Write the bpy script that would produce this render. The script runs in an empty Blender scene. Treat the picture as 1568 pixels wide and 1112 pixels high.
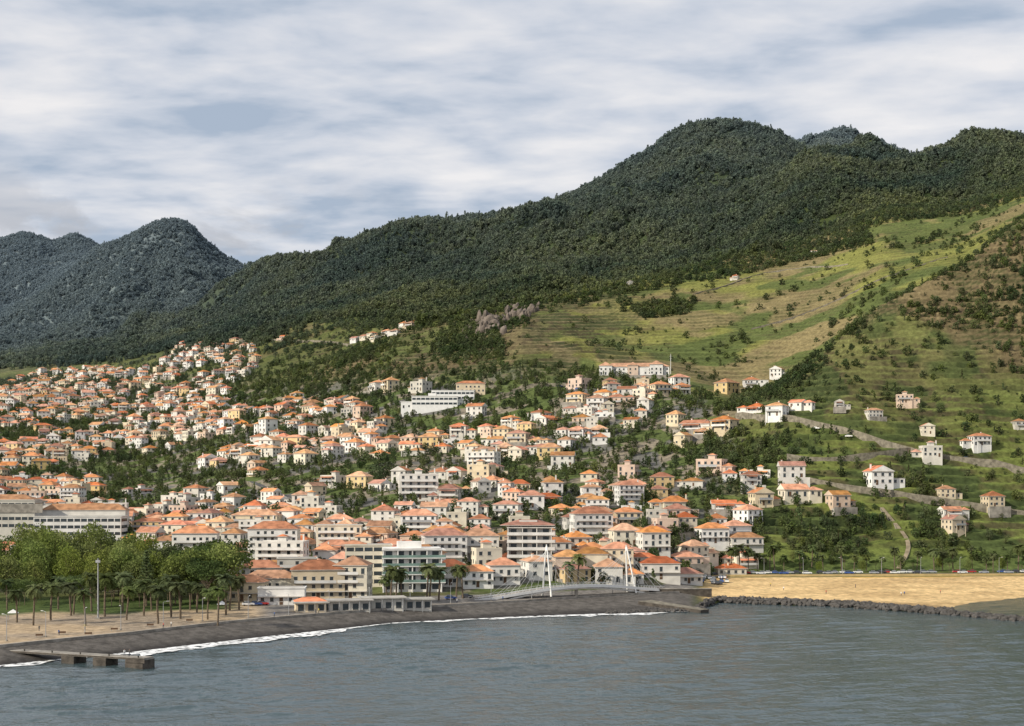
import bpy, math, random
import numpy as np
from mathutils import Vector
random.seed(7); rng=np.random.default_rng(7)
F=2178.0; CX=784.0; HY=745.0; CH=45.0
C=bpy.context.scene.collection
# ---------------------------------------------------------------- noise
def vnoise(x,y,seed=0):
    xi=np.floor(x).astype(np.int64); yi=np.floor(y).astype(np.int64)
    fx=x-xi; fy=y-yi
    def h(a,b):
        v=(a*374761393+b*668265263+seed*1442695041)&0xffffffff
        v=((v^(v>>13))*1274126177)&0xffffffff
        v=((v^(v>>15))*2246822519)&0xffffffff
        return ((v^(v>>16))&0xffffff)/16777216.0
    sx=fx*fx*(3-2*fx); sy=fy*fy*(3-2*fy)
    return (h(xi,yi)*(1-sx)+h(xi+1,yi)*sx)*(1-sy)+(h(xi,yi+1)*(1-sx)+h(xi+1,yi+1)*sx)*sy
def fbm(x,y,s,oct=4,seed=0,ridge=False):
    t=0;a=1;n=0;x=x/s;y=y/s
    for i in range(oct):
        v=vnoise(x,y,seed+i*17)
        if ridge: v=1-abs(2*v-1)
        t=t+a*v;n+=a;a*=.5;x=x*2.03+11.3;y=y*2.03+5.7
    return t/n
def sstep(a,b,x):
    t=np.clip((x-a)/(b-a),0,1); return t*t*(3-2*t)
# ---------------------------------------------------------------- terrain profile lines
def shore_d(x):
    return np.interp(x,[-300,0,200,350,520,600,800,950,1060,1100,1300,1460,1568,1900],
                       [340,356,384,412,447,467,490,503,512,552,530,497,474,440])
L=[]
def LZ(pts,amp=0): L.append(('z',pts,amp))
def LY(pts,amp=0): L.append(('y',pts,amp))
sx_=[-300,0,200,350,520,600,800,950,1060,1100,1300,1460,1568,1900]
LZ([(x,float(shore_d(x))-70,-9) for x in sx_])
LZ([(x,float(shore_d(x)),0) for x in sx_])
LZ([(-300,350,3),(0,370,3),(200,403,3),(350,436,3),(600,484,3),(800,517,3),(950,546,3),(1040,560,3),(1075,560,1.4),(1100,566,1.1),(1300,548,.9),(1440,515,.5),(1475,512,-.8),(1568,490,-2),(1900,460,-2)])
LZ([(-300,400,3.4),(0,420,3.4),(350,455,3.4),(600,492,3.4),(800,523,3.4),(950,552,3.4),(1040,575,3.2),(1100,592,1.9),(1300,585,1.7),(1440,572,1),(1480,566,.4),(1568,590,.3),(1900,590,.3)])
LZ([(-300,470,4),(0,470,4),(350,480,4),(600,502,4),(800,531,4),(950,560,4),(1040,590,4),(1100,640,4),(1568,650,4),(1900,650,4)])
LZ([(-300,560,5),(0,560,5),(600,540,5),(800,545,5),(1000,580,5),(1100,664,5),(1568,690,5),(1900,690,5)])
LY([(0,850,790),(200,850,790),(400,800,790),(600,720,800),(800,690,808),(1000,710,800),(1200,735,785),(1400,745,785),(1568,750,790)],1.5)
LY([(0,1150,700),(200,1150,700),(400,1000,700),(600,930,705),(800,890,705),(1000,850,710),(1200,800,700),(1400,805,690),(1568,815,690)],4)
LY([(0,1600,622),(200,1600,618),(400,1350,618),(600,1150,612),(800,1050,620),(1000,1000,608),(1100,910,640),(1200,860,625),(1300,880,590),(1400,890,580),(1568,900,560)],6)
LY([(0,2200,580),(100,2150,572),(200,2000,562),(300,1800,548),(400,1650,562),(600,1300,552),(800,1180,550),(1000,1120,575),(1130,980,618),(1190,950,588),(1250,950,540),(1350,970,462),(1480,1000,398),(1568,1020,330),(1900,1050,240)],2.5)
LY([(0,2400,570),(200,2200,550),(400,1850,532),(600,1440,525),(750,1290,515),(800,1280,505),(1000,1250,535),(1130,1130,590),(1190,1110,590),(1250,1120,558),(1350,1140,490),(1480,1160,425),(1568,1190,360),(1900,1250,290)],5)
LY([(0,2600,556),(250,2300,522),(400,2000,502),(540,1700,497),(640,1520,500),(740,1420,480),(820,1460,466),(940,1520,442),(1130,1620,396),(1220,1650,375),(1280,1660,358),(1350,1670,322),(1470,1680,316),(1568,1640,292),(1900,1640,250)],3)
LY([(0,2750,556),(250,2450,520),(400,2150,500),(540,1850,492),(640,1680,498),(740,1570,490),(820,1600,474),(940,1660,452),(1130,1760,408),(1220,1790,388),(1280,1800,365),(1350,1810,334),(1470,1810,330),(1568,1770,306),(1900,1780,260)],9)
LY([(0,2850,554),(180,2700,545),(300,2500,502),(400,2350,468),(600,2200,440),(800,2100,418),(1000,2050,385),(1100,2050,360),(1150,2050,335),(1200,2050,295),(1250,2060,266),(1300,2080,250),(1350,2100,258),(1400,2100,250),(1450,2100,234),(1490,2100,219),(1510,2100,211),(1530,2100,215),(1568,2100,219),(1900,2100,200)],11)
LY([(0,2950,554),(180,2850,542),(300,2700,495),(400,2550,445),(600,2430,398),(800,2350,372),(1000,2300,300),(1100,2300,275),(1150,2300,290),(1200,2300,300),(1250,2300,285),(1300,2300,275),(1400,2300,275),(1568,2300,250),(1900,2300,230)],46)
SK=[(0,556),(90,553),(180,536),(240,511),(300,476),(350,436),(380,409),(400,400),(430,403),(470,403),(530,394),(556,386),(570,368),(600,350),(640,342),(700,339),(760,333),(810,329),(850,313),(880,301),(910,284),(940,263),(975,244),(1000,229),(1020,209),(1040,195),(1060,189),(1110,187),(1150,191),(1190,200),(1215,217),(1260,235),(1320,262),(1420,280),(1568,290),(1900,300)]
LY([(x,2750+(400-x)*.9 if x<400 else 2750,y+5) for x,y in SK],5)
LY([(0,3400,556),(90,3400,556),(180,3350,552),(240,3300,540),(300,3250,520),(380,3200,470),(600,3200,450),(1000,3200,340),(1100,3200,290),(1300,3200,270),(1568,3200,320)],10)
LY([(0,3700,535),(180,3700,520),(240,3700,500),(380,3600,470),(600,3600,450),(1000,3600,380),(1200,3600,260),(1300,3600,250),(1568,3600,320)],64)
LY([(-300,4100,540),(0,4100,490),(60,4150,450),(110,4200,412),(155,4200,380),(175,4200,371),(200,4200,358),(235,4200,340),(250,4200,336),(265,4200,335),(280,4200,337),(292,4200,344),(310,4200,363),(340,4200,388),(380,4200,412),(440,4200,450),(600,4200,480),(1000,4200,350),(1170,4200,240),(1215,4200,224),(1240,4200,222),(1265,4200,213),(1300,4200,209),(1330,4200,221),(1370,4200,229),(1400,4200,238),(1440,4200,262),(1568,4200,300),(1900,4200,330)],6)
LY([(0,4600,470),(155,4600,420),(265,4600,400),(380,4600,450),(600,4600,500),(1000,4600,450),(1300,4600,280),(1568,4600,340)],30)
LY([(-300,5200,400),(-100,5200,375),(0,5200,363),(30,5200,356),(60,5200,360),(80,5200,368),(97,5200,362),(115,5200,356),(135,5200,365),(155,5200,381),(200,5200,400),(300,5200,440),(600,5200,520),(1300,5200,400),(1568,5200,400)],6)
LZ([(0,7200,-20),(1568,7200,-20)])
us=np.concatenate([np.linspace(-1000,-45,110,endpoint=False),np.linspace(-45,1613,1080),np.linspace(1620,2600,110)])
def geo(a,b,r): return np.geomspace(a,b,int(math.log(b/a)/r)+1)
ds=np.concatenate([geo(270,640,.0045)[:-1],geo(640,1750,.0016)[:-1],geo(1750,7200,.0036)])
NU,ND=len(us),len(ds)
LD=[];LZv=[];LA=[]
k=np.exp(-np.linspace(-2,2,9)**2);k/=k.sum()
def sm(a):
    p=np.pad(a,4,mode='edge'); return np.convolve(p,k,mode='valid')
for m,p,amp in L:
    xs=[q[0] for q in p]; d=np.interp(us,xs,[q[1] for q in p]); v=np.interp(us,xs,[q[2] for q in p])
    if m=='y': v=CH+(HY-v)/F*d
    LD.append(sm(d));LZv.append(sm(v));LA.append(np.full(NU,float(amp)))
LD=np.array(LD);LZv=np.array(LZv);LA=np.array(LA)
Z=np.zeros((NU,ND));A=np.zeros((NU,ND));IDX=np.zeros((NU,ND))
li=np.arange(len(L))
for i in range(NU):
    Z[i]=np.interp(ds,LD[:,i],LZv[:,i]);A[i]=np.interp(ds,LD[:,i],LA[:,i]);IDX[i]=np.interp(ds,LD[:,i],li)
kk=np.exp(-np.linspace(-2,2,13)**2);kk/=kk.sum()
Zs=np.apply_along_axis(lambda a:np.convolve(np.pad(a,6,mode='edge'),kk,mode='valid'),1,Z)
w=sstep(640,760,ds)[None,:]; Z=Z*(1-w)+Zs*w
U=us[:,None]+0*ds[None,:]; D=0*us[:,None]+ds[None,:]
X=(U-CX)/F*D; Y=D
big=fbm(X+60*vnoise(X/200,Y/200,5),Y*.6,300,5,1,True)-.55
sml=fbm(X,Y,60,4,9)-.5
Z=Z+A*(big*3.6+sml*.9)
Z=Z+np.where(D>1700,(fbm(X,Y,14,2,44)-.5)*4+(fbm(X,Y,45,2,46)-.5)*8,0)
# masks
n1=fbm(X,Y,90,4,31); n2=fbm(X,Y,22,3,32); n3=fbm(X,Y,260,3,33)
forest=sstep(11.15,11.6,IDX+(n1-.5)*.9)
forest=np.maximum(forest,sstep(9.6,10.8,IDX+(n1-.5)*2)*sstep(520,300,U))
right=sstep(1060,1160,U)
brt=sstep(9.2,10.0,IDX)*sstep(11.4,10.9,IDX)*sstep(740,900,U)
brt=np.maximum(brt,sstep(8.2,8.8,IDX)*sstep(1180,1060,U)*sstep(760,860,U)*sstep(11.5,11,IDX))
terr=(1-forest)*np.maximum(right*sstep(5.25,5.6,IDX),sstep(8.0,8.4,IDX)*sstep(380,500,U))*sstep(.24,.34,n3)*(1-.45*brt*sstep(900,1050,U))
s=4.3
zz=Z+(n1-.5)*12+(n2-.5)*2.4
fr=zz/s-np.floor(zz/s); g=np.clip((fr-.6)/.4,0,1)
Z=Z+terr*0.9*(s*(np.floor(zz/s)+g)-zz)
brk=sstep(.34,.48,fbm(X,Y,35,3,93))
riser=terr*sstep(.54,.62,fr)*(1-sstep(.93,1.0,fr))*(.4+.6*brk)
lit_edge=terr*(sstep(.93,1.0,fr)+sstep(.1,.0,fr))
YP=HY-(Z-CH)/D*F
def col(c): return np.array(c)[None,None,:]+0*Z[...,None]
def mixc(a,b,m): return a*(1-m[...,None])+b*m[...,None]
def poly(px,py,pts):
    ins=np.zeros(np.shape(px),bool); n=len(pts)
    for i in range(n):
        x1,y1=pts[i];x2,y2=pts[(i+1)%n]
        if y1==y2: continue
        c=((y1>py)!=(y2>py))&(px<(x2-x1)*(py-y1)/(y2-y1)+x1)
        ins^=c
    return ins
base=mixc(col((.075,.09,.03)),col((.115,.125,.042)),sstep(.4,.6,n1))
base=mixc(base,col((.16,.12,.065)),sstep(.55,.68,fbm(X,Y,70,4,55))*.4)
fieldc=mixc(col((.195,.20,.055)),col((.215,.175,.085)),sstep(.5,.64,n1+.15*n2))
fieldc=mixc(fieldc,col((.10,.125,.038)),sstep(.5,.6,fbm(X,Y,45,3,61)))
fieldc=mixc(fieldc,col((.185,.135,.085)),sstep(1050,850,U)*sstep(.42,.56,n2)*.8)
base=mixc(base,fieldc,brt*.95)
midf=sstep(8.1,8.6,IDX)*sstep(11.3,10.9,IDX)*sstep(400,500,U)*sstep(900,740,U)
base=mixc(base,mixc(col((.105,.12,.04)),col((.16,.12,.07)),sstep(.48,.6,n1)),midf*.8)
low=right*sstep(8.3,6.9,IDX+(n1-.5))*sstep(4.9,5.2,IDX)
base=mixc(base,mixc(col((.135,.165,.04)),col((.075,.10,.03)),sstep(.42,.6,n2)),low*.95)
upr=right*sstep(7.4,8.2,IDX+(n1-.5))*sstep(9.4,9.1,IDX)
base=mixc(base,mixc(mixc(col((.14,.15,.05)),col((.08,.098,.034)),sstep(.45,.6,n2)),col((.165,.12,.07)),sstep(.48,.6,n1)*.85),upr*.9)
tone=.68+.64*vnoise(np.floor(zz/s)*7.3,fbm(X,Y,60,2,88)*6,3)
base=base*(1+(tone-1)*terr)[...,None]
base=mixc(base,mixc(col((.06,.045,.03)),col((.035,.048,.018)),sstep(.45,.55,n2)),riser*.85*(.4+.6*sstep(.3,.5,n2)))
base=mixc(base,base*1.2,lit_edge*.6)  # sunlit terrace edge painted in as a lighter base colour
town=sstep(4.6,5.2,IDX)*sstep(9.3,8.5,IDX)*(1-right)
tc=mixc(col((.085,.115,.036)),col((.24,.205,.16)),sstep(.52,.58,fbm(X,Y,17,3,71)))
tc=mixc(tc,col((.14,.135,.13)),sstep(.57,.62,fbm(X,Y,26,2,72)))
base=mixc(base,tc,town*sstep(8.9,8,IDX)*.9)
base=mixc(base,mixc(col((.03,.046,.016)),col((.055,.07,.025)),n2),forest)
haze_tint=sstep(1800,4600,D)
base=mixc(base,col((.17,.21,.24)),haze_tint*.8)  # distance haze painted into the ground colour as pale blue
gravel=sstep(2.12,1.98,IDX)*sstep(1080,1050,U)
sand=sstep(1.5,1.9,IDX)*sstep(4.02,3.98,IDX)*sstep(1062,1092,U)
plaza=sstep(1.95,2.03,IDX)*sstep(4.6,4.4,IDX)*sstep(1080,1050,U)
pc=mixc(col((.42,.32,.21)),col((.31,.25,.185)),sstep(.4,.6,n2))
lawn=sstep(3.6,3.9,IDX+(n2-.5)*.8)*sstep(380,330,U)
pc=mixc(pc,col((.07,.10,.03)),lawn)
pc=mixc(pc,col((.2,.185,.17)),sstep(380,420,U))
base=mixc(base,pc,plaza)
base=mixc(base,mixc(col((.115,.105,.095)),col((.045,.042,.04)),sstep(1.5,1.05,IDX)),gravel)
sndc=mixc(col((.66,.47,.235)),col((.52,.36,.175)),sstep(.38,.62,fbm(X,Y*2.5,25,4,66)))
base=mixc(base,sndc,sand)
base=mixc(base,col((.30,.21,.11)),sand*sstep(2.35,2.15,IDX)*sstep(1250,1450,U))
base=mixc(base,col((.09,.12,.035)),sstep(4.5,4.9,IDX)*sstep(5.3,5.1,IDX)*right)
# ---------------------------------------------------------------- materials
def mat(name,c,rough=.8,var=.15,scale=.3,bump=0,rand=0,spec=.3,c2=None,metal=0):
    m=bpy.data.materials.new(name);m.use_nodes=True;nt=m.node_tree;b=nt.nodes['Principled BSDF']
    b.inputs['Roughness'].default_value=rough;b.inputs['Specular IOR Level'].default_value=spec;b.inputs['Metallic'].default_value=metal
    g=nt.nodes.new('ShaderNodeNewGeometry');n=nt.nodes.new('ShaderNodeTexNoise');n.inputs['Scale'].default_value=scale;n.inputs['Detail'].default_value=5
    nt.links.new(g.outputs['Position'],n.inputs['Vector'])
    mx=nt.nodes.new('ShaderNodeMix');mx.data_type='RGBA'
    mx.inputs[6].default_value=(*[v*(1-var) for v in c],1)
    cc=c2 or [min(1,v*(1+var)) for v in c];mx.inputs[7].default_value=(*cc,1)
    mr=nt.nodes.new('ShaderNodeMapRange');mr.inputs[1].default_value=.35;mr.inputs[2].default_value=.65
    nt.links.new(n.outputs[0],mr.inputs[0]);nt.links.new(mr.outputs[0],mx.inputs[0]);out=mx.outputs[2]
    if rand:
        oi=nt.nodes.new('ShaderNodeObjectInfo');hs=nt.nodes.new('ShaderNodeHueSaturation')
        r1=nt.nodes.new('ShaderNodeMapRange');r1.inputs[3].default_value=1-rand;r1.inputs[4].default_value=1+rand
        nt.links.new(oi.outputs['Random'],r1.inputs[0]);nt.links.new(r1.outputs[0],hs.inputs['Value'])
        mu=nt.nodes.new('ShaderNodeMath');mu.operation='MULTIPLY';mu.inputs[1].default_value=7.13
        fr_=nt.nodes.new('ShaderNodeMath');fr_.operation='FRACT'
        nt.links.new(oi.outputs['Random'],mu.inputs[0]);nt.links.new(mu.outputs[0],fr_.inputs[0])
        r2=nt.nodes.new('ShaderNodeMapRange');r2.inputs[3].default_value=.5-rand*.02;r2.inputs[4].default_value=.5+rand*.06
        nt.links.new(fr_.outputs[0],r2.inputs[0]);nt.links.new(r2.outputs[0],hs.inputs['Hue'])
        mu3=nt.nodes.new('ShaderNodeMath');mu3.operation='MULTIPLY';mu3.inputs[1].default_value=13.7
        fr3=nt.nodes.new('ShaderNodeMath');fr3.operation='FRACT'
        nt.links.new(oi.outputs['Random'],mu3.inputs[0]);nt.links.new(mu3.outputs[0],fr3.inputs[0])
        r3=nt.nodes.new('ShaderNodeMapRange');r3.inputs[3].default_value=1-rand*.7;r3.inputs[4].default_value=1.05
        nt.links.new(fr3.outputs[0],r3.inputs[0]);nt.links.new(r3.outputs[0],hs.inputs['Saturation'])
        nt.links.new(out,hs.inputs['Color']);out=hs.outputs[0]
    nt.links.new(out,b.inputs['Base Color'])
    if bump:
        bn=nt.nodes.new('ShaderNodeTexNoise');bn.inputs['Scale'].default_value=scale*4;nt.links.new(g.outputs['Position'],bn.inputs['Vector'])
        bp=nt.nodes.new('ShaderNodeBump');bp.inputs['Distance'].default_value=bump;nt.links.new(bn.outputs[0],bp.inputs['Height']);nt.links.new(bp.outputs[0],b.inputs['Normal'])
    return m
def foliage(name,c1,c2,tint_haze=True,sc=.02,rnd=.35):
    m=mat(name,c1,.75,0,sc,0,rnd,.15,c2)
    nt=m.node_tree;b=nt.nodes['Principled BSDF'];src=b.inputs['Base Color'].links[0].from_socket
    g=nt.nodes.new('ShaderNodeNewGeometry');n=nt.nodes.new('ShaderNodeTexNoise');n.inputs['Scale'].default_value=.9
    nt.links.new(g.outputs['Position'],n.inputs['Vector'])
    mr=nt.nodes.new('ShaderNodeMapRange');mr.inputs[1].default_value=.3;mr.inputs[2].default_value=.7;mr.inputs[3].default_value=.6;mr.inputs[4].default_value=1.4
    nt.links.new(n.outputs[0],mr.inputs[0])
    mm=nt.nodes.new('ShaderNodeMix');mm.data_type='RGBA';mm.blend_type='MULTIPLY';mm.inputs[0].default_value=1
    nt.links.new(src,mm.inputs[6]);nt.links.new(mr.outputs[0],mm.inputs[7]);out=mm.outputs[2]
    if tint_haze:  # air haze painted into leaf colour, bluer with world Y
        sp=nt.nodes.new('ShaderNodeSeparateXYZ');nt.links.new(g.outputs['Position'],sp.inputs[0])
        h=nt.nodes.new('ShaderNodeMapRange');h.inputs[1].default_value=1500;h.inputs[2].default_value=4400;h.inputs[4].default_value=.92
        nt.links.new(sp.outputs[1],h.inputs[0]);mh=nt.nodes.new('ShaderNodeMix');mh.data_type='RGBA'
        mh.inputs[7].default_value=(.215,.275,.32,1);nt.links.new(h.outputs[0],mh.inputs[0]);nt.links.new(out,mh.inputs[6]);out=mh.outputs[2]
    nt.links.new(out,b.inputs['Base Color'])
    tr=nt.nodes.new('ShaderNodeBsdfTranslucent');nt.links.new(out,tr.inputs[0]);ms=nt.nodes.new('ShaderNodeMixShader');ms.inputs[0].default_value=.3
    nt.links.new(b.outputs[0],ms.inputs[1]);nt.links.new(tr.outputs[0],ms.inputs[2]);nt.links.new(ms.outputs[0],nt.nodes['Material Output'].inputs[0])
    return m
M={}
M['bark']=mat('bark',(.13,.10,.07),.9,.3,2)
M['forest']=foliage('forest_foliage',(.034,.06,.024),(.125,.14,.042),True,.006,.3)  # broad brighter patches paint sunlit areas into the crown colour
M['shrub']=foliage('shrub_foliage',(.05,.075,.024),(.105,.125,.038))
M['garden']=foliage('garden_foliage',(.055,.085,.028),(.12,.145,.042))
M['plane']=foliage('plane_tree_foliage',(.15,.195,.04),(.21,.235,.06),False,.05,.2)
M['umb']=foliage('dark_tree_foliage',(.06,.095,.025),(.115,.15,.04),False,.05,.3)
M['palm']=foliage('palm_foliage',(.08,.11,.032),(.13,.15,.045),False)
wallcols=[(.62,.60,.555),(.66,.65,.625),(.54,.515,.46),(.60,.505,.36),(.58,.43,.22),(.58,.44,.35),(.52,.24,.11),(.61,.56,.455)]
WM=[mat('plaster_wall_%d'%i,c,.85,.12,.25,0,.12) for i,c in enumerate(wallcols)]
M['roof']=mat('clay_tile_roof',(.45,.155,.062),.8,.3,.35,0.05,.42,.2)
M['flat']=mat('flat_roof_concrete',(.36,.34,.31),.9,.2,.3,0,.2)
M['glass']=mat('window_glass',(.035,.045,.05),.15,.3,.4,0,0,.6)
M['trim']=mat('window_trim',(.48,.45,.41),.7,.1,1)
M['door']=mat('painted_door',(.12,.07,.04),.6,.2,1)
M['white']=mat('white_paint',(.72,.72,.70),.6,.05,.5)
M['conc']=mat('weathered_concrete',(.26,.24,.21),.9,.3,.4,.05)
M['dconc']=mat('dark_wet_concrete',(.07,.06,.05),.8,.4,.6,.1)
M['stone']=mat('stone_wall',(.20,.18,.14),.95,.35,.5,.15)
M['rock']=mat('basalt_rock',(.075,.07,.065),.9,.4,.5,.2)
M['crag']=mat('crag_rock',(.13,.108,.09),.9,.5,.12,.5)
M['asph']=mat('asphalt',(.085,.083,.08),.9,.15,.3)
M['track']=mat('dirt_track',(.24,.195,.13),.9,.25,.3)
M['rail']=mat('metal_rail',(.35,.36,.37),.5,.1,1,metal=.3)
M['greenglass']=mat('balcony_glass',(.16,.24,.21),.15,.2,.3,0,0,.6)
M['tyre']=mat('tyre_rubber',(.02,.02,.02),.9)
# ---------------------------------------------------------------- mesh builder
class B:
    def __init__(s): s.v=[];s.f=[];s.m=[];s.mats=[]
    def mi(s,m):
        if m not in s.mats: s.mats.append(m)
        return s.mats.index(m)
    def quad(s,pts,m):
        n=len(s.v);s.v+= [tuple(p) for p in pts];s.f.append(tuple(range(n,n+len(pts))));s.m.append(s.mi(m))
    def box(s,x0,x1,y0,y1,z0,z1,m):
        n=len(s.v);s.v+=[(x0,y0,z0),(x1,y0,z0),(x1,y1,z0),(x0,y1,z0),(x0,y0,z1),(x1,y0,z1),(x1,y1,z1),(x0,y1,z1)]
        for f in ((0,3,2,1),(4,5,6,7),(0,1,5,4),(1,2,6,5),(2,3,7,6),(3,0,4,7)):
            s.f.append(tuple(n+i for i in f));s.m.append(s.mi(m))
    def tube(s,p0,p1,r0,r1,m,n=6):
        p0=Vector(p0);p1=Vector(p1);d=(p1-p0).normalized();a=d.orthogonal().normalized();b=d.cross(a)
        k=len(s.v)
        for p,r in((p0,r0),(p1,r1)):
            for i in range(n):
                t=2*math.pi*i/n;s.v.append(tuple(p+a*r*math.cos(t)+b*r*math.sin(t)))
        for i in range(n):
            j=(i+1)%n;s.f.append((k+i,k+j,k+n+j,k+n+i));s.m.append(s.mi(m))
        s.f.append(tuple(k+n+i for i in range(n)));s.m.append(s.mi(m))
    def hip(s,x0,x1,y0,y1,z,h,m,gable=False,wm=None):
        o=.5;x0-=o;x1+=o;y0-=o;y1+=o
        s.box(x0,x1,y0,y1,z-.02,z+.16,M['trim']);z+=.163
        W=x1-x0;Dp=y1-y0
        if W>=Dp:
            i=0.02 if gable else Dp/2
            a=(x0+i,(y0+y1)/2,z+h);b=(x1-i,(y0+y1)/2,z+h)
            c=[(x0,y0,z),(x1,y0,z),(x1,y1,z),(x0,y1,z)]
            s.quad([c[0],c[1],b,a],m);s.quad([c[2],c[3],a,b],m)
            e=wm if gable else m
            s.quad([c[1],c[2],b],e);s.quad([c[3],c[0],a],e)
        else:
            i=0.02 if gable else W/2
            a=((x0+x1)/2,y0+i,z+h);b=((x0+x1)/2,y1-i,z+h)
            c=[(x0,y0,z),(x1,y0,z),(x1,y1,z),(x0,y1,z)]
            s.quad([c[1],c[2],b,a],m);s.quad([c[3],c[0],a,b],m)
            e=wm if gable else m
            s.quad([c[0],c[1],a],e);s.quad([c[2],c[3],b],e)
    def win(s,side,x0,x1,y0,y1,c,z,w=1.1,h=1.3,m=None,trim=True):
        m=m or M['glass']
        def bx(w,z0,z1,e,mm):
            if side==0:s.box(c-w/2,c+w/2,y0-e,y0+.05,z0,z1,mm)
            if side==1:s.box(x1-.05,x1+e,c-w/2,c+w/2,z0,z1,mm)
            if side==2:s.box(c-w/2,c+w/2,y1-.05,y1+e,z0,z1,mm)
            if side==3:s.box(x0-e,x0+.05,c-w/2,c+w/2,z0,z1,mm)
        bx(w,z,z+h,.04,m)
        if trim:
            bx(w+.3,z-.14,z-.003,.14,M['trim']);bx(w+.2,z+h+.003,z+h+.12,.1,M['trim'])
    def wins(s,x0,x1,y0,y1,z,st,sp=2.9,R=random,**kw):
        for k_ in range(st):
            for side in range(4):
                a,b=(x0,x1) if side%2==0 else (y0,y1)
                n=max(1,int((b-a)/sp))
                for i in range(n):
                    if R.random()<.14: continue
                    c=a+(b-a)*(i+.5)/n;zz=z+k_*2.9+.95;h=1.3
                    if R.random()<.2: h=2.0;zz=z+k_*2.9+.15
                    s.win(side,x0,x1,y0,y1,c,zz,kw.get('w',1.2),h)
    def mesh(s,name):
        me=bpy.data.meshes.new(name);me.from_pydata(s.v,[],s.f)
        for m in s.mats: me.materials.append(m)
        me.polygons.foreach_set('material_index',s.m);me.update();return me
    def obj(s,name,loc=(0,0,0),rot=0):
        return place(name,s.mesh(name),loc,rot)
def place(name,me,loc=(0,0,0),rot=0,sc=(1,1,1)):
    o=bpy.data.objects.new(name,me);o.location=loc;o.rotation_euler=(0,0,rot);o.scale=sc;C.objects.link(o);return o
# ---------------------------------------------------------------- terrain mesh
def gridmesh(name,X,Y,Z,colr,m):
    nu,nd=X.shape;me=bpy.data.meshes.new(name)
    co=np.stack([X,Y,Z],-1).reshape(-1,3).astype(np.float32)
    ii=np.arange(nu*nd).reshape(nu,nd)
    q=np.stack([ii[:-1,:-1],ii[1:,:-1],ii[1:,1:],ii[:-1,1:]],-1).reshape(-1,4)
    me.vertices.add(len(co));me.vertices.foreach_set('co',co.ravel())
    me.loops.add(q.size);me.loops.foreach_set('vertex_index',q.ravel().astype(np.int32))
    me.polygons.add(len(q));me.polygons.foreach_set('loop_start',np.arange(0,q.size,4,dtype=np.int32))
    try: me.polygons.foreach_set('loop_total',np.full(len(q),4,dtype=np.int32))
    except Exception: pass
    me.update(calc_edges=True)
    if colr is not None:
        at=me.color_attributes.new('Col','FLOAT_COLOR','POINT')
        c=np.concatenate([colr,np.ones(colr.shape[:2]+(1,))],-1).reshape(-1).astype(np.float32);at.data.foreach_set('color',c)
    me.materials.append(m);me.shade_smooth()
    return place(name,me)
tm=bpy.data.materials.new('hillside_ground');tm.use_nodes=True;nt=tm.node_tree;b=nt.nodes['Principled BSDF']
b.inputs['Roughness'].default_value=.95;b.inputs['Specular IOR Level'].default_value=.1
at=nt.nodes.new('ShaderNodeVertexColor');at.layer_name='Col'
g_=nt.nodes.new('ShaderNodeNewGeometry')
na=nt.nodes.new('ShaderNodeTexNoise');na.inputs['Scale'].default_value=.35;na.inputs['Detail'].default_value=6;na.inputs['Roughness'].default_value=.7
nt.links.new(g_.outputs['Position'],na.inputs['Vector'])
mr=nt.nodes.new('ShaderNodeMapRange');mr.inputs[1].default_value=.3;mr.inputs[2].default_value=.7;mr.inputs[3].default_value=.5;mr.inputs[4].default_value=1.45
nt.links.new(na.outputs[0],mr.inputs[0])
mx=nt.nodes.new('ShaderNodeMix');mx.data_type='RGBA';mx.blend_type='MULTIPLY';mx.inputs[0].default_value=1
nt.links.new(at.outputs[0],mx.inputs[6]);nt.links.new(mr.outputs[0],mx.inputs[7]);nt.links.new(mx.outputs[2],b.inputs['Base Color'])
bp=nt.nodes.new('ShaderNodeBump');bp.inputs['Distance'].default_value=.6;bp.inputs['Strength'].default_value=.7;nt.links.new(na.outputs[0],bp.inputs['Height']);nt.links.new(bp.outputs[0],b.inputs['Normal'])
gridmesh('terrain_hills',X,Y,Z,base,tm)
# ---------------------------------------------------------------- sampling helpers
ui=np.arange(NU);di=np.arange(ND)
def samp(G,x,y):
    x=np.asarray(x,float);y=np.asarray(y,float)
    u=x/y*F+CX;a=np.clip(np.interp(u,us,ui),0,NU-1.001);c=np.clip(np.interp(y,ds,di),0,ND-1.001)
    i=a.astype(int);j=c.astype(int);fa=a-i;fc=c-j
    return (G[i,j]*(1-fa)+G[i+1,j]*fa)*(1-fc)+(G[i,j+1]*(1-fa)+G[i+1,j+1]*fa)*fc
def H(x,y): return float(samp(Z,x,y))
def W(u,d):
    x=(u-CX)/F*d; return x,d,H(x,d)
def hit(u,y,dmin=300):
    i=int(np.interp(u,us,ui)); r=(YP[i]<=y)&(ds>=dmin); j=int(np.argmax(r)); d=ds[j]
    x=(u-CX)/F*d; return x,d,H(x,d)
YM=np.minimum.accumulate(YP,axis=1)
VIS=(YP<=np.concatenate([YP[:,:1],YM[:,:-1]],1)+9).astype(float)
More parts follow.
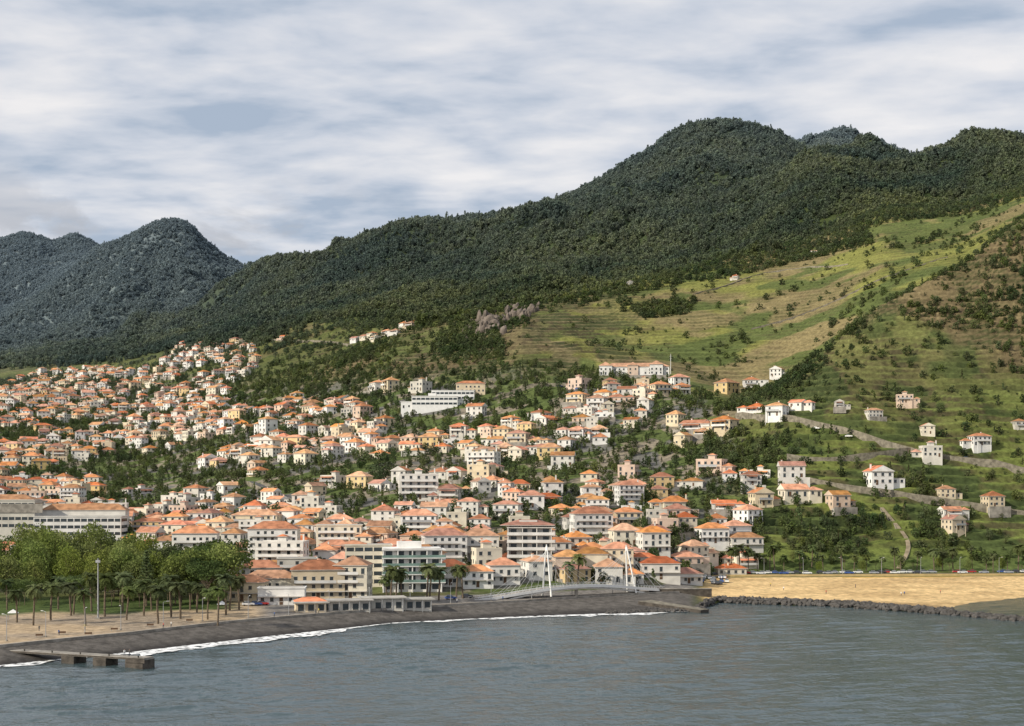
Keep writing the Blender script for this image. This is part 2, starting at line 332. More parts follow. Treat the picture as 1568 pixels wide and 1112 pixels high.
# ---------------------------------------------------------------- sea
sm_=bpy.data.materials.new('sea_water');sm_.use_nodes=True;nt=sm_.node_tree;b=nt.nodes['Principled BSDF']
b.inputs['Base Color'].default_value=(.055,.082,.09,1);b.inputs['Roughness'].default_value=.12;b.inputs['IOR'].default_value=1.4
g_=nt.nodes.new('ShaderNodeNewGeometry')
bn=nt.nodes.new('ShaderNodeTexNoise');bn.inputs['Scale'].default_value=.9;bn.inputs['Detail'].default_value=3;nt.links.new(g_.outputs['Position'],bn.inputs['Vector'])
bp=nt.nodes.new('ShaderNodeBump');bp.inputs['Distance'].default_value=.35;bp.inputs['Strength'].default_value=.7
nt.links.new(bn.outputs[0],bp.inputs['Height']);nt.links.new(bp.outputs[0],b.inputs['Normal'])
wu=np.linspace(-500,2070,900);wd=np.geomspace(190,700,900)
WU,WD=np.meshgrid(wu,wd,indexing='ij');WX=(WU-CX)/F*WD;WY=WD
def rot(a,sx,sy): c_,s_=math.cos(a),math.sin(a);return (WX*c_+WY*s_)/sx,(-WX*s_+WY*c_)/sy
gust=.3+1.1*fbm(WX,WY*1.2,90,3,301)
a,b_=rot(.38,12,3.2);h1=fbm(a,b_,1,2,302)-.5
a,b_=rot(-.2,6,1.8);h2=fbm(a,b_,1,2,303)-.5
a,b_=rot(.5,45,9);h3=vnoise(a,b_,304)-.5
WZ=(h1*1.15+h2*.35+h3*.7)*gust
edge=sstep(190,215,WD)*sstep(700,600,WD)*sstep(-500,-420,WU)*sstep(2070,1990,WU)
WZ=WZ*edge
WZ=WZ*np.clip((shore_d(WU)-WD)/60+.25,.15,1)
gridmesh('sea',WX,WY,WZ,None,sm_)
S=40000
bb=B()
x0a,x0b=(-500-CX)/F*190,(2070-CX)/F*190;x1a,x1b=(-500-CX)/F*700,(2070-CX)/F*700
bb.quad([(-S,-S,0),(S,-S,0),(S,190,0),(x0b,190,0),(x0a,190,0),(-S,190,0)],sm_)
bb.quad([(-S,190,0),(x0a,190,0),(x1a,700,0),(-S,700,0)],sm_);bb.quad([(x0b,190,0),(S,190,0),(S,700,0),(x1b,700,0)],sm_)
bb.quad([(-S,700,0),(x1a,700,0),(x1b,700,0),(S,700,0),(S,S,0),(-S,S,0)],sm_);bb.obj('open_sea')
fm=mat('sea_foam',(.85,.86,.86),.7,.1,1)
nt=fm.node_tree;b=nt.nodes['Principled BSDF'];g_=nt.nodes.new('ShaderNodeNewGeometry');n=nt.nodes.new('ShaderNodeTexNoise');n.inputs['Scale'].default_value=.45;n.inputs['Detail'].default_value=6
nt.links.new(g_.outputs['Position'],n.inputs['Vector']);r=nt.nodes.new('ShaderNodeMapRange');r.inputs[1].default_value=.38;r.inputs[2].default_value=.52;nt.links.new(n.outputs[0],r.inputs[0]);nt.links.new(r.outputs[0],b.inputs['Alpha'])
bb=B();prev=None
for i in range(0,900):
    u=-120+i*1190/900
    d=float(shore_d(u));nn=float(fbm(np.array([u*1.0]),np.array([3.]),45,3,5)[0]);n4=float(fbm(np.array([u*1.0]),np.array([9.]),12,2,6)[0])
    wd_=(2+22*max(0,nn-.38))*(.6+.8*n4)*(1.0 if u>200 else .5)
    if 215<u<530: wd_+=3+6*n4
    if u>540: wd_*=.6
    off=1.5-2.5*n4
    a=((u-CX)/F*(d-wd_-off),d-wd_-off,.14);c=((u-CX)/F*(d+1.2),d+1.2,.16)
    if prev: bb.quad([prev[0],a,c,prev[1]],fm)
    prev=(a,c)
bb.obj('surf_foam')
# ---------------------------------------------------------------- houses
HW=[]
def house_variant(i):
    R=random.Random(100+i);b=B()
    wi=R.choices(range(8),[9,9,5,5,2.6,3,.9,6])[0];wm=WM[wi]
    w=R.uniform(8.5,13.5);d=R.uniform(7.5,10);st=R.choice([1,1,2,2,2,2,3]) 
    big_=i%9==0
    if big_: w=R.uniform(15,24);d=R.uniform(9,12);st=R.choice([3,3,4])
    h=st*2.8+.2
    x0,x1,y0,y1=-w/2,w/2,-d/2,d/2
    b.box(x0,x1,y0,y1,-6,h,wm);b.wins(x0,x1,y0,y1,.1,st,R.uniform(2.5,3.6),R)
    rt=R.random();rh=min(w,d)*R.uniform(.24,.32)
    if rt<(.45 if big_ else .62): b.hip(x0,x1,y0,y1,h,rh,M['roof'])
    elif rt<(.5 if big_ else .85): b.hip(x0,x1,y0,y1,h,rh,M['roof'],True,wm)
    else:
        b.box(x0+.2,x1-.2,y0+.2,y1-.2,h,h+.1,M['flat'])
        for a in((x0-.05,x1+.05,y0-.05,y0+.2),(x0-.05,x1+.05,y1-.2,y1+.05),(x0-.05,x0+.2,y0+.2,y1-.2),(x1-.2,x1+.05,y0+.2,y1-.2)): b.box(*a,h+.003,h+.7,wm)
        b.box(-1.5,1.8,-1,2,h+.1,h+2.4,wm)
        b.hip(-1.5,1.8,-1,2,h+2.4,.9,M['roof'])
    dx=R.uniform(x0+1.5,x1-1.5);b.box(dx-.5,dx+.5,y0-.07,y0+.05,.1,2.2,M['door'])
    for k_ in (range(1,st) if big_ else [st-1]):
      if big_ or R.random()<.55:
        bz=k_*2.8+.05;bx0=x0+R.uniform(.5,2);bx1=x1-R.uniform(.5,3)
        b.box(bx0,bx1,y0-1.5,y0-.02,bz-.18,bz,M['trim']);b.box(bx0,bx1,y0-1.5,y0-1.42,bz,bz+.95,WM[1] if R.random()<.5 else M['rail'])
        if not big_:
          for px in(bx0+.1,bx1-.1): b.box(px-.12,px+.12,y0-1.4,y0-1.16,-6,bz-.183,wm)
          if R.random()<.5:
            z1=h-.1;b.quad([(bx0,y0-1.9,z1-.7),(bx1,y0-1.9,z1-.7),(bx1,y0-.01,z1),(bx0,y0-.01,z1)],M['roof'])
            for px in(bx0+.1,bx1-.1): b.box(px-.09,px+.09,y0-1.39,y0-1.2,bz,z1-.55,wm)
    if R.random()<.6 and not big_:
        ww=R.uniform(4,6.5);wd=R.uniform(4,6.5);s2=max(1,st-1);h2=s2*2.8;sg=R.choice((-1,1))
        a0,a1=(x1-.02,x1+ww) if sg>0 else (x0-ww,x0+.02);c0=R.uniform(y0-1,0)
        b.box(a0,a1,c0,c0+wd,-6,h2,wm);b.wins(a0,a1,c0,c0+wd,.1,s2,2.8,R)
        if R.random()<.75: b.hip(a0,a1,c0,c0+wd,h2,1.6,M['roof'])
        else: b.box(a0-.1,a1+.1,c0-.1,c0+wd+.1,h2,h2+.25,M['flat'])
    if R.random()<.6:
        cx=R.uniform(x0+1,x1-1);b.box(cx-.3,cx+.3,1.2,1.8,h,h+rh+.8,wm);b.box(cx-.42,cx+.42,1.08,1.92,h+rh+.8,h+rh+.95,M['roof'])
    if R.random()<.35:
        b.box(x0-1.5,x1+1.5,y0-4.2,y0-4,-6,.3,M['conc'] if R.random()<.6 else wm);b.box(x0-1.5,x1+1.5,y0-4,y0-1.52,-6,-.4,M['flat'])
    HW.append((wi,st,big_));return b.mesh('house_%02d'%i)
NV=99
HV=[house_variant(i) for i in range(NV)]
SM=[i for i in range(NV) if not HW[i][2]];BG=[i for i in range(NV) if HW[i][2]]
occ={}
def key(x,y): return (int(x//12),int(y//12))
def free(x,y,r):
    kx,ky=key(x,y);n=int(r//12)+2
    for i in range(kx-n,kx+n+1):
        for j in range(ky-n,ky+n+1):
            for (a,b_,r2) in occ.get((i,j),()):
                if (a-x)**2+(b_-y)**2<(max(r,r2) if r2<15 else r2)**2: return False
    return True
def take(x,y,r): occ.setdefault(key(x,y),[]).append((x,y,r))
def facing(x,y):
    e=6;gx=(H(x+e,y)-H(x-e,y));gy=(H(x,y+e)-H(x,y-e))
    if abs(gx)+abs(gy)<.4: return 0.1
    return math.atan2(gy,gx)-math.pi/2
def block(b,x0,x1,y0,y1,z0,h,wm,roof='flat',st=None,sp=3,band=False,rh=2.2):
    b.box(x0,x1,y0,y1,z0-6,z0+h,wm)
    st=st or int(h/3)
    if band:
        for k_ in range(st):
            zz=z0+k_*(h/st)+.9
            b.box(x0+.5,x1-.5,y0-.06,y0+.05,zz,zz+1.5,M['glass'])
            b.box(x0-.06,x0+.05,y0+.5,y1-.5,zz,zz+1.5,M['glass']);b.box(x1-.05,x1+.06,y0+.5,y1-.5,zz,zz+1.5,M['glass'])
            n=int((x1-x0)/3.2)
            for i in range(1,n):
                c=x0+(x1-x0)*i/n;b.box(c-.22,c+.22,y0-.14,y0-.062,zz,zz+1.5,wm)
    else: b.wins(x0,x1,y0,y1,z0+.2,st,sp)
    if roof=='flat':
        b.box(x0-.3,x1+.3,y0-.3,y1+.3,z0+h+.003,z0+h+.35,wm);b.box(x0+.3,x1-.3,y0+.3,y1-.3,z0+h+.35,z0+h+.4,M['flat'])
    elif roof: b.hip(x0,x1,y0,y1,z0+h,rh,M['roof'])
b=B()
block(b,-25,25,-6,6,0,6.5,WM[1],'hip',2,3.2,rh=3.4);block(b,-29,-19,-8,7.5,.05,7.2,WM[1],'hip',2,rh=3.4);block(b,10,20,-8,7.5,.05,8,WM[1],'hip',2,rh=3.4)
block(b,-7,1,-7,6.5,.05,7.4,WM[5],'hip',2,rh=3)
b.box(-25,25,-9.5,-8.02,-6,-.2,M['conc'])
p=hit(975,578);b.obj('school_building',(p[0],p[1],p[2]+1),-.08);take(p[0],p[1],34)
b=B();block(b,-22,12,-6,6,0,7,M['white'],'flat',2,band=True);block(b,-8,24,6.01,16,5,7,M['white'],'flat',2,band=True);block(b,10,32,16.01,26,11,7,WM[3],'hip',2,3,rh=2.4)
block(b,12.01,21,-3,6,-3,7.5,M['white'],'flat',2);block(b,-30,-22.01,-5,5,-2,5,M['white'],'flat',1)
b.box(-10,-4,-2,4,7.4,9.6,M['white'])
p=hit(676,627);b.obj('terraced_hotel',(p[0],p[1]+4,p[2]+2.5),.0);take(p[0],p[1]+6,31)
b=B();block(b,-44,-12,-7,7,4,14,WM[2],'flat',4,band=True);block(b,-11.99,31,-9,5,0,10,WM[1],'flat',3,3.4,band=True)
block(b,-11.98,30,5.01,14,0,13,WM[0],'hip',3,rh=3.2);b.box(-30,-8,-7.4,-7.1,12,16.5,M['conc']);b.hip(-44,-13,-6,6,18.4,2.6,M['roof'])
p=W(96,715);b.obj('municipal_building',(p[0],p[1],p[2]+2),.05);take(p[0],p[1],34);take(p[0]-30,p[1],20)
def balcony_block(w,dp,st,wm,g):
    b=B();h=st*3.1;b.box(-w/2,w/2,-dp/2,dp/2,-4,h,wm)
    for k_ in range(st):
        z=k_*3.1
        n=int(w/4)
        for i in range(n):
            c=-w/2+w*(i+.5)/n;b.box(c-1.25,c+1.25,-dp/2-.05,-dp/2+.05,z+.35,z+2.4,M['glass'])
        m_=int(dp/4)
        for i in range(m_):
            c=-dp/2+dp*(i+.5)/m_
            b.box(w/2-.05,w/2+.05,c-1,c+1,z+.5,z+2.4,M['glass']);b.box(-w/2-.05,-w/2+.05,c-1,c+1,z+.9,z+2.4,M['glass'])
        b.box(-w/2-.5,w/2+1.6,-dp/2-1.9,-dp/2-.06,z+2.8,z+3.1,wm)
        b.box(w/2+.06,w/2+1.6,-dp/2-.05,dp/2-1,z+2.8,z+3.1,wm)
        if k_: 
            b.box(-w/2-.4,w/2+1.5,-dp/2-1.85,-dp/2-1.78,z+.003,z+1.0,g);b.box(w/2+1.5,w/2+1.57,-dp/2-1.8,dp/2-1.1,z+.003,z+1.0,g)
        n=int(w/5)
        for i in range(n+1):
            c=-w/2+w*i/n;b.box(c-.2,c+.2,-dp/2-1.7,-dp/2-.07,z+.003 if k_ else -4,z+2.797,wm)
    b.box(-w/2,w/2,-dp/2+.5,dp/2,h+.2,h+.5,wm);b.box(-w/4,w/6,-dp/4,dp/4,h+.5,h+2.8,wm)
    return b
p=W(630,546);balcony_block(22,13,5,WM[1],M['greenglass']).obj('balcony_apartment_building',(p[0],p[1],p[2]),.12);take(p[0],p[1],17)
p=W(564,556);b=B();block(b,-9,9,-6,6,0,15.5,WM[7],'flat',5,3,band=True);b.hip(-10,-1,-5,5,15.9,1.5,M['roof']);b.obj('apartment_building',p,.12);take(p[0],p[1],13)
p=W(812,600);b=balcony_block(18,12,5,WM[0],WM[1]);b.hip(-12,10,-7,7,16.2,2.2,M['roof']);b.obj('apartment_building',p,-.05);take(p[0],p[1],15)
for (u,d,w,dp,h,wc,rt) in [(487,516,19,12,10.5,3,'hip'),(541,518,12,12,12,7,'hip'),(415,520,20,10,7,7,'hip'),(432,495,16,8,5.6,1,'flat'),(375,508,15,9,6.5,3,'hip'),(690,556,13,10,7,0,'hip'),(730,552,12,9,6,1,'hip'),(770,560,12,10,7,0,'hip'),(905,590,14,10,8,7,'hip'),(1010,596,16,10,6.5,0,'hip'),(870,585,12,10,7,5,'hip'),(945,600,13,10,9,3,'hip'),(1050,602,12,9,4,1,'hip'),(1000,640,13,10,9,0,'hip'),(400,545,16,10,9,0,'hip'),(455,548,15,10,12,2,'flat'),(10,600,26,12,10,3,'hip'),(60,598,20,12,12,1,'flat'),(680,600,18,11,12,1,'hip'),(735,610,16,11,10,0,'hip'),(420,640,22,12,12,1,'hip'),(300,650,20,12,10,0,'hip'),(520,640,20,12,12,7,'flat'),(905,660,18,12,12,1,'hip'),(1140,690,16,9,6,0,'hip'),(1090,690,14,10,7,1,'hip')]:
    b=B();block(b,-w/2,w/2,-dp/2,dp/2,0,h,WM[wc],rt,max(1,int(h/3)),2.8,rh=min(w,dp)*.28)
    if h>9:
        for k_ in range(2,int(h/3)): b.box(-w/2+1,w/2-3,-dp/2-1.3,-dp/2-.02,k_*2.9,k_*2.9+.2,M['trim']);b.box(-w/2+1,w/2-3,-dp/2-1.3,-dp/2-1.22,k_*2.9+.2,k_*2.9+1.1,WM[1])
    b.box(-w/2-.05,w/2+.05,-dp/2-1.2,-dp/2-.02,2.7,2.95,M['trim'])
    b.box(-.6,.6,-dp/2-.07,-dp/2+.05,.05,2.4,M['door'])
    p=W(u,d);b.obj('waterfront_house',p,random.uniform(-.1,.25));take(p[0],p[1],max(w,dp)*.62)
for (u,d,w,h) in [(520,478,20,3.4),(585,486,14,3.8),(632,490,12,3.2),(475,474,10,3)]:
    b=B();b.box(-w/2,w/2,-3.5,3.5,-2,h,WM[2] if u>500 else WM[3]);b.box(-w/2-1,w/2+1,-5,4,h+.003,h+.35,M['flat'])
    if u<500: b.hip(-w/2,w/2,-3,3,h+.36,1.3,M['roof'])
    n=int(w/3)
    for i in range(n):
        c=-w/2+w*(i+.5)/n;b.win(0,-w/2,w/2,-3.5,3.5,c,.4,1.9,2.1)
        b.tube((c+1.2,-4.8,-1),(c+1.2,-4.8,h),.09,.09,M['rail'])
    p=W(u,d);b.obj('beach_cafe',p,.22);take(p[0],p[1],w*.6)
man=[(1345,746,1,1.25),(1190,641,1,1.05),(1222,628,0,.95),(1242,634,1,.9),(1385,622,5,.8),(1500,684,1,.9),(1425,702,2,1.0),(1283,778,5,1.1),(1310,780,3,1.05),(1455,792,0,.85),(1490,795,2,.9),(1520,778,3,.95),(1460,812,3,.9),(1448,762,3,.75),(1420,668,6,.8),(1447,670,6,.85),(1338,640,2,.7),(1150,590,1,1.1),(1190,578,1,1),(1168,586,1,1),(1113,602,4,1.2),(1110,662,6,1.2),(1065,660,0,1.3),(1040,592,1,1.1),(1020,590,0,1),(1245,388,2,.5),(1127,428,2,.6),(965,436,2,.5),(437,520,5,1),(373,497,0,.9),(1212,735,0,1.1),(1215,762,7,1.2),(1190,765,0,1.1),(1090,725,5,1.2),(1108,728,0,1.0),(1125,830,1,1.2),(598,598,3,1.3),(578,600,0,1.2),(645,600,2,1.2),(1560,655,2,.8),(1285,625,2,.6),(1300,628,0,.6),(795,812,7,1),(1160,632,0,1),(1150,745,0,1),(1165,775,3,1.1),(1130,770,1,1),(1108,782,0,1),(1145,800,1,1)]
for i in range(24): man.append((545+i*4.9+random.uniform(-3,3),526-i*1.4+random.uniform(-3,4),random.choice([0,1,7,3]),.85))
for (u,y,c,s_) in man:
    p=hit(u,y,640)
    if not free(p[0],p[1],9): continue
    cand=[HV[i] for i in SM if HW[i][0]==c and HW[i][1]<=2] or HV
    fa=facing(p[0],p[1])
    if u>1150: fa=max(-.5,min(.5,fa))
    place('house',random.choice(cand),(p[0],p[1],p[2]+.1),fa+random.uniform(-.2,.2),(s_,s_,s_));take(p[0],p[1],13)
TP=[(-260,640),(-100,600),(0,590),(60,572),(140,566),(215,572),(262,545),(280,530),(375,524),(400,540),(385,572),(350,590),(345,612),(360,628),(430,632),(450,612),(540,618),(560,640),(600,655),(640,640),(760,632),(840,640),(870,600),(905,588),(1045,600),(1060,650),(1125,668),(1010,690),(985,740),(1030,745),(1100,722),(1235,735),(1240,775),(1175,805),(1165,845),(1130,880),(1050,890),(330,905),(325,860),(200,835),(-260,815)]
N=120000
cu=rng.uniform(-200,1250,N);cd=np.sqrt(rng.uniform(520**2,2350**2,N))
cxw=(cu-CX)/F*cd;cz=samp(Z,cxw,cd);cy=HY-(cz-CH)/cd*F
ok=poly(cu,cy,TP)&(cd>545)
gap=fbm(cxw,cd,62,3,91);vis=samp(VIS,cxw,cd)
far=np.clip((cd-600)/1400,0,1)
cnt=0
gaps=[(815,728,55,22),(735,772,42,14),(505,650,38,13),(425,752,34,13),(600,662,20,8),(1060,765,20,10),(880,740,24,12),(1010,770,20,12),(390,645,24,12),(700,700,20,9)]
for i in range(N):
    if not ok[i] or vis[i]<.5: continue
    if gap[i]>.61: continue
    if any(((cu[i]-a)/c)**2+((cy[i]-b_)/e)**2<1 for a,b_,c,e in gaps): continue
    if cu[i]>980 and cy[i]>740 and random.random()<.25: continue
    x,y=cxw[i],cd[i]
    bgt=cy[i]>700 and random.random()<.10
    r=12.2+6.0*far[i]+(4*(gap[i]>.53))+(4 if bgt else 0)
    if not free(x,y,r): continue
    take(x,y,14.5 if bgt else min(r,14.5))
    fa=facing(x,y)
    if y<800: fa=fa*.3
    a=fa+random.choice((0,0,0,0,math.pi/2,-math.pi/2,math.pi))+random.gauss(0,.14)
    s_=random.uniform(.85,1.15)
    place('house',HV[random.choice(BG if bgt else SM)],(x,y,cz[i]-.1),a if not bgt else fa+random.gauss(0,.2),(s_,s_*random.uniform(.9,1.1),s_*random.uniform(.88,1.05)));cnt+=1
print('HOUSES',cnt)
# ---------------------------------------------------------------- roads
def road(name,pts,w=5,wall=0,m=None,dm=640,lift=.25,parapet=True):
    P=[hit(u,y,dm)[:2] for u,y in pts]
    Q=[]
    for (a,b_) in zip(P[:-1],P[1:]):
        n=max(2,int(math.dist(a,b_)/6))
        for i in range(n): Q.append((a[0]+(b_[0]-a[0])*i/n,a[1]+(b_[1]-a[1])*i/n))
    Q.append(P[-1]);Q=np.array(Q)
    for _ in range(8): Q[1:-1]=(Q[:-2]+Q[1:-1]*2+Q[2:])/4
    T=np.gradient(Q,axis=0);T/=np.linalg.norm(T,axis=1)[:,None]+1e-9;Nn=np.stack([-T[:,1],T[:,0]],1)
    Lf=Q+Nn*w/2;Rt=Q-Nn*w/2
    z=np.maximum(samp(Z,Lf[:,0],Lf[:,1]),samp(Z,Rt[:,0],Rt[:,1]));z=np.maximum(z,samp(Z,Q[:,0],Q[:,1]))+lift
    for _ in range(3): z[1:-1]=np.maximum(z[1:-1],(z[:-2]+z[2:])/2)
    b=B();m=m or M['asph']
    for i in range(len(Q)-1):
        b.quad([(*Rt[i],z[i]),(*Rt[i+1],z[i+1]),(*Lf[i+1],z[i+1]),(*Lf[i],z[i])],m)
        lo=Rt if Rt[i][1]<Lf[i][1] else Lf
        o=np.array([0,-.25]);a0=lo[i];a1=lo[i+1];mm=M['stone'];ph=.6 if parapet else .02
        b.quad([(*(a0+o),z[i]-4-wall),(*(a1+o),z[i+1]-4-wall),(*(a1+o),z[i+1]+ph),(*(a0+o),z[i]+ph)],mm)
        b.quad([(*(a0+o),z[i]+ph),(*(a1+o),z[i+1]+ph),(*a1,z[i+1]+ph),(*a0,z[i]+ph)],M['conc'])
        b.quad([(*a0,z[i]+ph),(*a1,z[i+1]+ph),(*a1,z[i+1]-.1),(*a0,z[i]-.1)],mm)
        if m is M['asph'] and i%2==0:
            q0=Q[i];q1=Q[i]+(Q[i+1]-Q[i])*.5;n_=Nn[i]*.08;zc=z[i]+.006;zd=z[i]+(z[i+1]-z[i])*.5+.006
            b.quad([(*(q0-n_),zc),(*(q1-n_),zd),(*(q1+n_),zd),(*(q0+n_),zc)],M['white'])
    b.obj(name)
    for q in Q: take(q[0],q[1],5)
road('hillside_road',[(1205,702),(1260,708),(1320,706),(1390,690)],4,4)
road('hillside_road',[(1130,640),(1200,645),(1260,655),(1310,668),(1390,690),(1440,702),(1500,708),(1568,722),(1620,735)],4.5,1)
road('hillside_road',[(1240,742),(1300,752),(1360,758),(1420,770),(1500,775),(1600,790)],3.5,0)
road('hillside_track',[(1375,872),(1392,850),(1400,835),(1385,815),(1362,798),(1350,780)],2,0,M['track'],640,.15,False)
road('town_street',[(380,740),(405,750),(440,765),(500,782)],6)
road('town_street',[(340,790),(390,775),(430,765)],6)
road('town_street',[(770,800),(790,780),(812,762),(850,752)],6)
road('town_street',[(720,625),(760,608),(790,600),(830,592),(870,590)],5)
road('hillside_track',[(380,528),(420,522),(480,522),(540,530)],3,0,M['track'])
road('hillside_track',[(262,545),(275,525),(285,510)],3,0,M['track'])
road('hillside_track',[(1060,452),(1100,442),(1160,420),(1230,410),(1300,405)],2.5,0,M['track'],1000,.2,False)
road('hillside_track',[(1150,505),(1260,470),(1360,425),(1450,395)],2.5,0,M['track'],1000,.2,False)
# ---------------------------------------------------------------- vegetation templates
def rvec(R): 
    while True:
        v=Vector((R.uniform(-1,1),R.uniform(-1,1),R.uniform(-1,1)))
        if .05<v.length<1: return v
def leafquad(b,p,s,R,m,up=.5):
    n=(rvec(R).normalized()+Vector((0,0,up))).normalized();a=n.orthogonal().normalized();t=R.uniform(0,6.3)
    bb_=n.cross(a);a,bb_=a*math.cos(t)+bb_*math.sin(t),bb_*math.cos(t)-a*math.sin(t)
    s2=s*R.uniform(.6,1.3);b.quad([p+a*s2,p+bb_*s2*.6,p-a*s2,p-bb_*s2*.6],m)
def tree_mesh(name,seed,m,h=1.0,cw=.45,base=.3,lobes=8,leaves=22,ls=.07,shape='round',trunk=.03,limbs=True):
    R=random.Random(seed);b=B()
    b.tube((0,0,-.15),(R.uniform(-.02,.02),0,h*.55),trunk,trunk*.6,M['bark'],5)
    b.tube((0,0,h*.5),(R.uniform(-.05,.05),R.uniform(-.05,.05),h*.85),trunk*.6,trunk*.25,M['bark'],4)
    for i in range(lobes):
        t=(i+.5)/lobes;ang=i*2.4+R.uniform(-.4,.4)
        z=base+(h-base)*t
        if shape=='cone': rr=cw*(1.05-t)*R.uniform(.5,.8);lr=cw*(.25+.5*(1-t))
        elif shape=='umb': z=h*R.uniform(.72,.92);rr=cw*math.sqrt(R.random());lr=cw*.36
        else: rr=cw*math.sin(math.pi*(.15+.75*t))*R.uniform(.4,.75);lr=cw*R.uniform(.38,.55)
        c=Vector((math.cos(ang)*rr,math.sin(ang)*rr,z))
        if limbs and i<lobes: b.tube((0,0,min(z-.05,h*R.uniform(.3,.6))),c,trunk*.4,trunk*.12,M['bark'],3)
        for j in range(leaves):
            v=rvec(R);v=v.normalized()*(v.length**.4)
            v=Vector((v.x,v.y,v.z*(.55 if shape=='umb' else .75)))*lr
            leafquad(b,c+v,ls,R,m)
    return b.mesh(name)
def tcoll(name,meshes):
    c=bpy.data.collections.new(name)
    for i,me in enumerate(meshes):
        o=bpy.data.objects.new(name+'_%d'%i,me);c.objects.link(o)
    return c
fc=tcoll('forest_templates',[tree_mesh('ft%d'%i,i,M['forest'],1,.5,.22,8,16,.15,'round',.03,False) for i in range(6)]+[tree_mesh('fc%d'%i,i+50,M['forest'],1.4,.36,.2,7,14,.12,'cone',.03,False) for i in range(1)])
sc_=tcoll('shrub_templates',[tree_mesh('st%d'%i,i+20,M['shrub'],1,.6,.1,6,20,.14,'round',.03,False) for i in range(5)])
gc=tcoll('garden_templates',[tree_mesh('gt%d'%i,i+30,M['garden'],1,.48,.2,9,26,.09,'round',.03) for i in range(5)]+[tree_mesh('gc%d'%i,i+60,M['garden'],1.2,.25,.15,8,20,.08,'cone',.03) for i in range(2)])
def scatter(name,pts,sc,coll):
    me=bpy.data.meshes.new(name);me.vertices.add(len(pts));me.vertices.foreach_set('co',np.asarray(pts,np.float32).ravel())
    a=me.attributes.new('sc','FLOAT','POINT');a.data.foreach_set('value',np.asarray(sc,np.float32))
    o=place(name,me);ng=bpy.data.node_groups.new(name,'GeometryNodeTree')
    ng.interface.new_socket('Geometry',in_out='INPUT',socket_type='NodeSocketGeometry');ng.interface.new_socket('Geometry',in_out='OUTPUT',socket_type='NodeSocketGeometry')
    gi=ng.nodes.new('NodeGroupInput');go=ng.nodes.new('NodeGroupOutput');ip=ng.nodes.new('GeometryNodeInstanceOnPoints')
    ci=ng.nodes.new('GeometryNodeCollectionInfo');ci.inputs[0].default_value=coll;ci.inputs[1].default_value=True;ci.inputs[2].default_value=True
    m2p=ng.nodes.new('GeometryNodeMeshToPoints')
    ip.inputs['Pick Instance'].default_value=True
    ri=ng.nodes.new('FunctionNodeRandomValue');ri.data_type='INT';ri.inputs[4].default_value=0;ri.inputs[5].default_value=len(coll.objects)-1
    rv=ng.nodes.new('FunctionNodeRandomValue');rv.data_type='FLOAT_VECTOR';rv.inputs[0].default_value=(-.08,-.08,0);rv.inputs[1].default_value=(.08,.08,6.28)
    na=ng.nodes.new('GeometryNodeInputNamedAttribute');na.data_type='FLOAT';na.inputs[0].default_value='sc'
    lk=ng.links.new
    lk(gi.outputs[0],m2p.inputs['Mesh']);lk(m2p.outputs[0],ip.inputs['Points']);lk(ci.outputs[0],ip.inputs['Instance']);lk(ri.outputs[2],ip.inputs['Instance Index'])
    lk(rv.outputs[0],ip.inputs['Rotation']);lk(na.outputs[0],ip.inputs['Scale']);lk(ip.outputs[0],go.inputs[0])
    md=o.modifiers.new('scatter','NODES');md.node_group=ng
    print(name,len(pts));return o
N=430000
u=rng.uniform(-120,1690,N);d=np.sqrt(rng.uniform(1350**2,5400**2,N));x=(u-CX)/F*d
fo=samp(forest,x,d);v=samp(VIS,x,d)
clr=fbm(x,d,90,3,141)
keep=(rng.random(N)<fo*np.where(clr>.62,.5,1))&(v>.05)&(rng.random(N)<np.where(d>3200,.8,1.0))
x,y=x[keep],d[keep];z=samp(Z,x,y)
s_=(5+6*rng.random(len(x))**1.6)*(1+.2*(y>3300))*(.7+.7*fbm(x,y,50,2,77))
ixf=samp(IDX,x,y);s_=s_*(1+.35*(np.abs(ixf-15)<.12)*rng.random(len(x)))
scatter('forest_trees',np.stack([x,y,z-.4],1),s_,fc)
N=330000
u=rng.uniform(-60,1640,N);d=np.sqrt(rng.uniform(660**2,2100**2,N));x=(u-CX)/F*d
z=samp(Z,x,d);yp=HY-(z-CH)/d*F
fo=samp(forest,x,d);ix=samp(IDX,x,d);br=samp(brt,x,d);v=samp(VIS,x,d);rs=samp(riser,x,d)
nz=fbm(x,d,38,4,101);nz2=fbm(x,d,130,3,102)
dens=sstep(.50,.64,nz*.6+nz2*.4)*.6+.02
dens=dens+rs*.14
dens=np.where(br>.5,dens*.14+.004,dens)
for pl,dd in [([(1375,470),(1568,440),(1640,500),(1568,512),(1400,505)],.8),([(950,468),(1065,462),(1060,480),(990,490)],.8),([(690,500),(760,495),(775,560),(700,570),(660,530)],.6),([(1520,360),(1568,335),(1640,330),(1640,380),(1540,390)],.4),([(1090,405),(1330,360),(1340,375),(1100,430)],.45),([(1140,870),(1160,800),(1240,770),(1330,830),(1330,875)],.3),([(1130,700),(1200,690),(1200,720),(1120,740)],.6),([(1170,800),(1640,810),(1640,872),(1170,872)],.10),([(1190,590),(1250,540),(1265,560),(1230,610),(1195,615)],.6)]:
    dens=np.where(poly(u,yp,pl),np.maximum(dens,dd),dens)
nr=np.abs(ix-9)<.12
dens=np.where(nr&(u>1150),np.maximum(dens,.2),dens)
dens=np.where((np.abs(ix-11.1)<.3)&(u>500),np.maximum(dens,.35),dens)
dens=np.where(samp(town,x,d)>.5,.08,dens)
keep=(rng.random(N)<dens*.6)&(fo<.6)&(v>.1)&(ix>5.1)
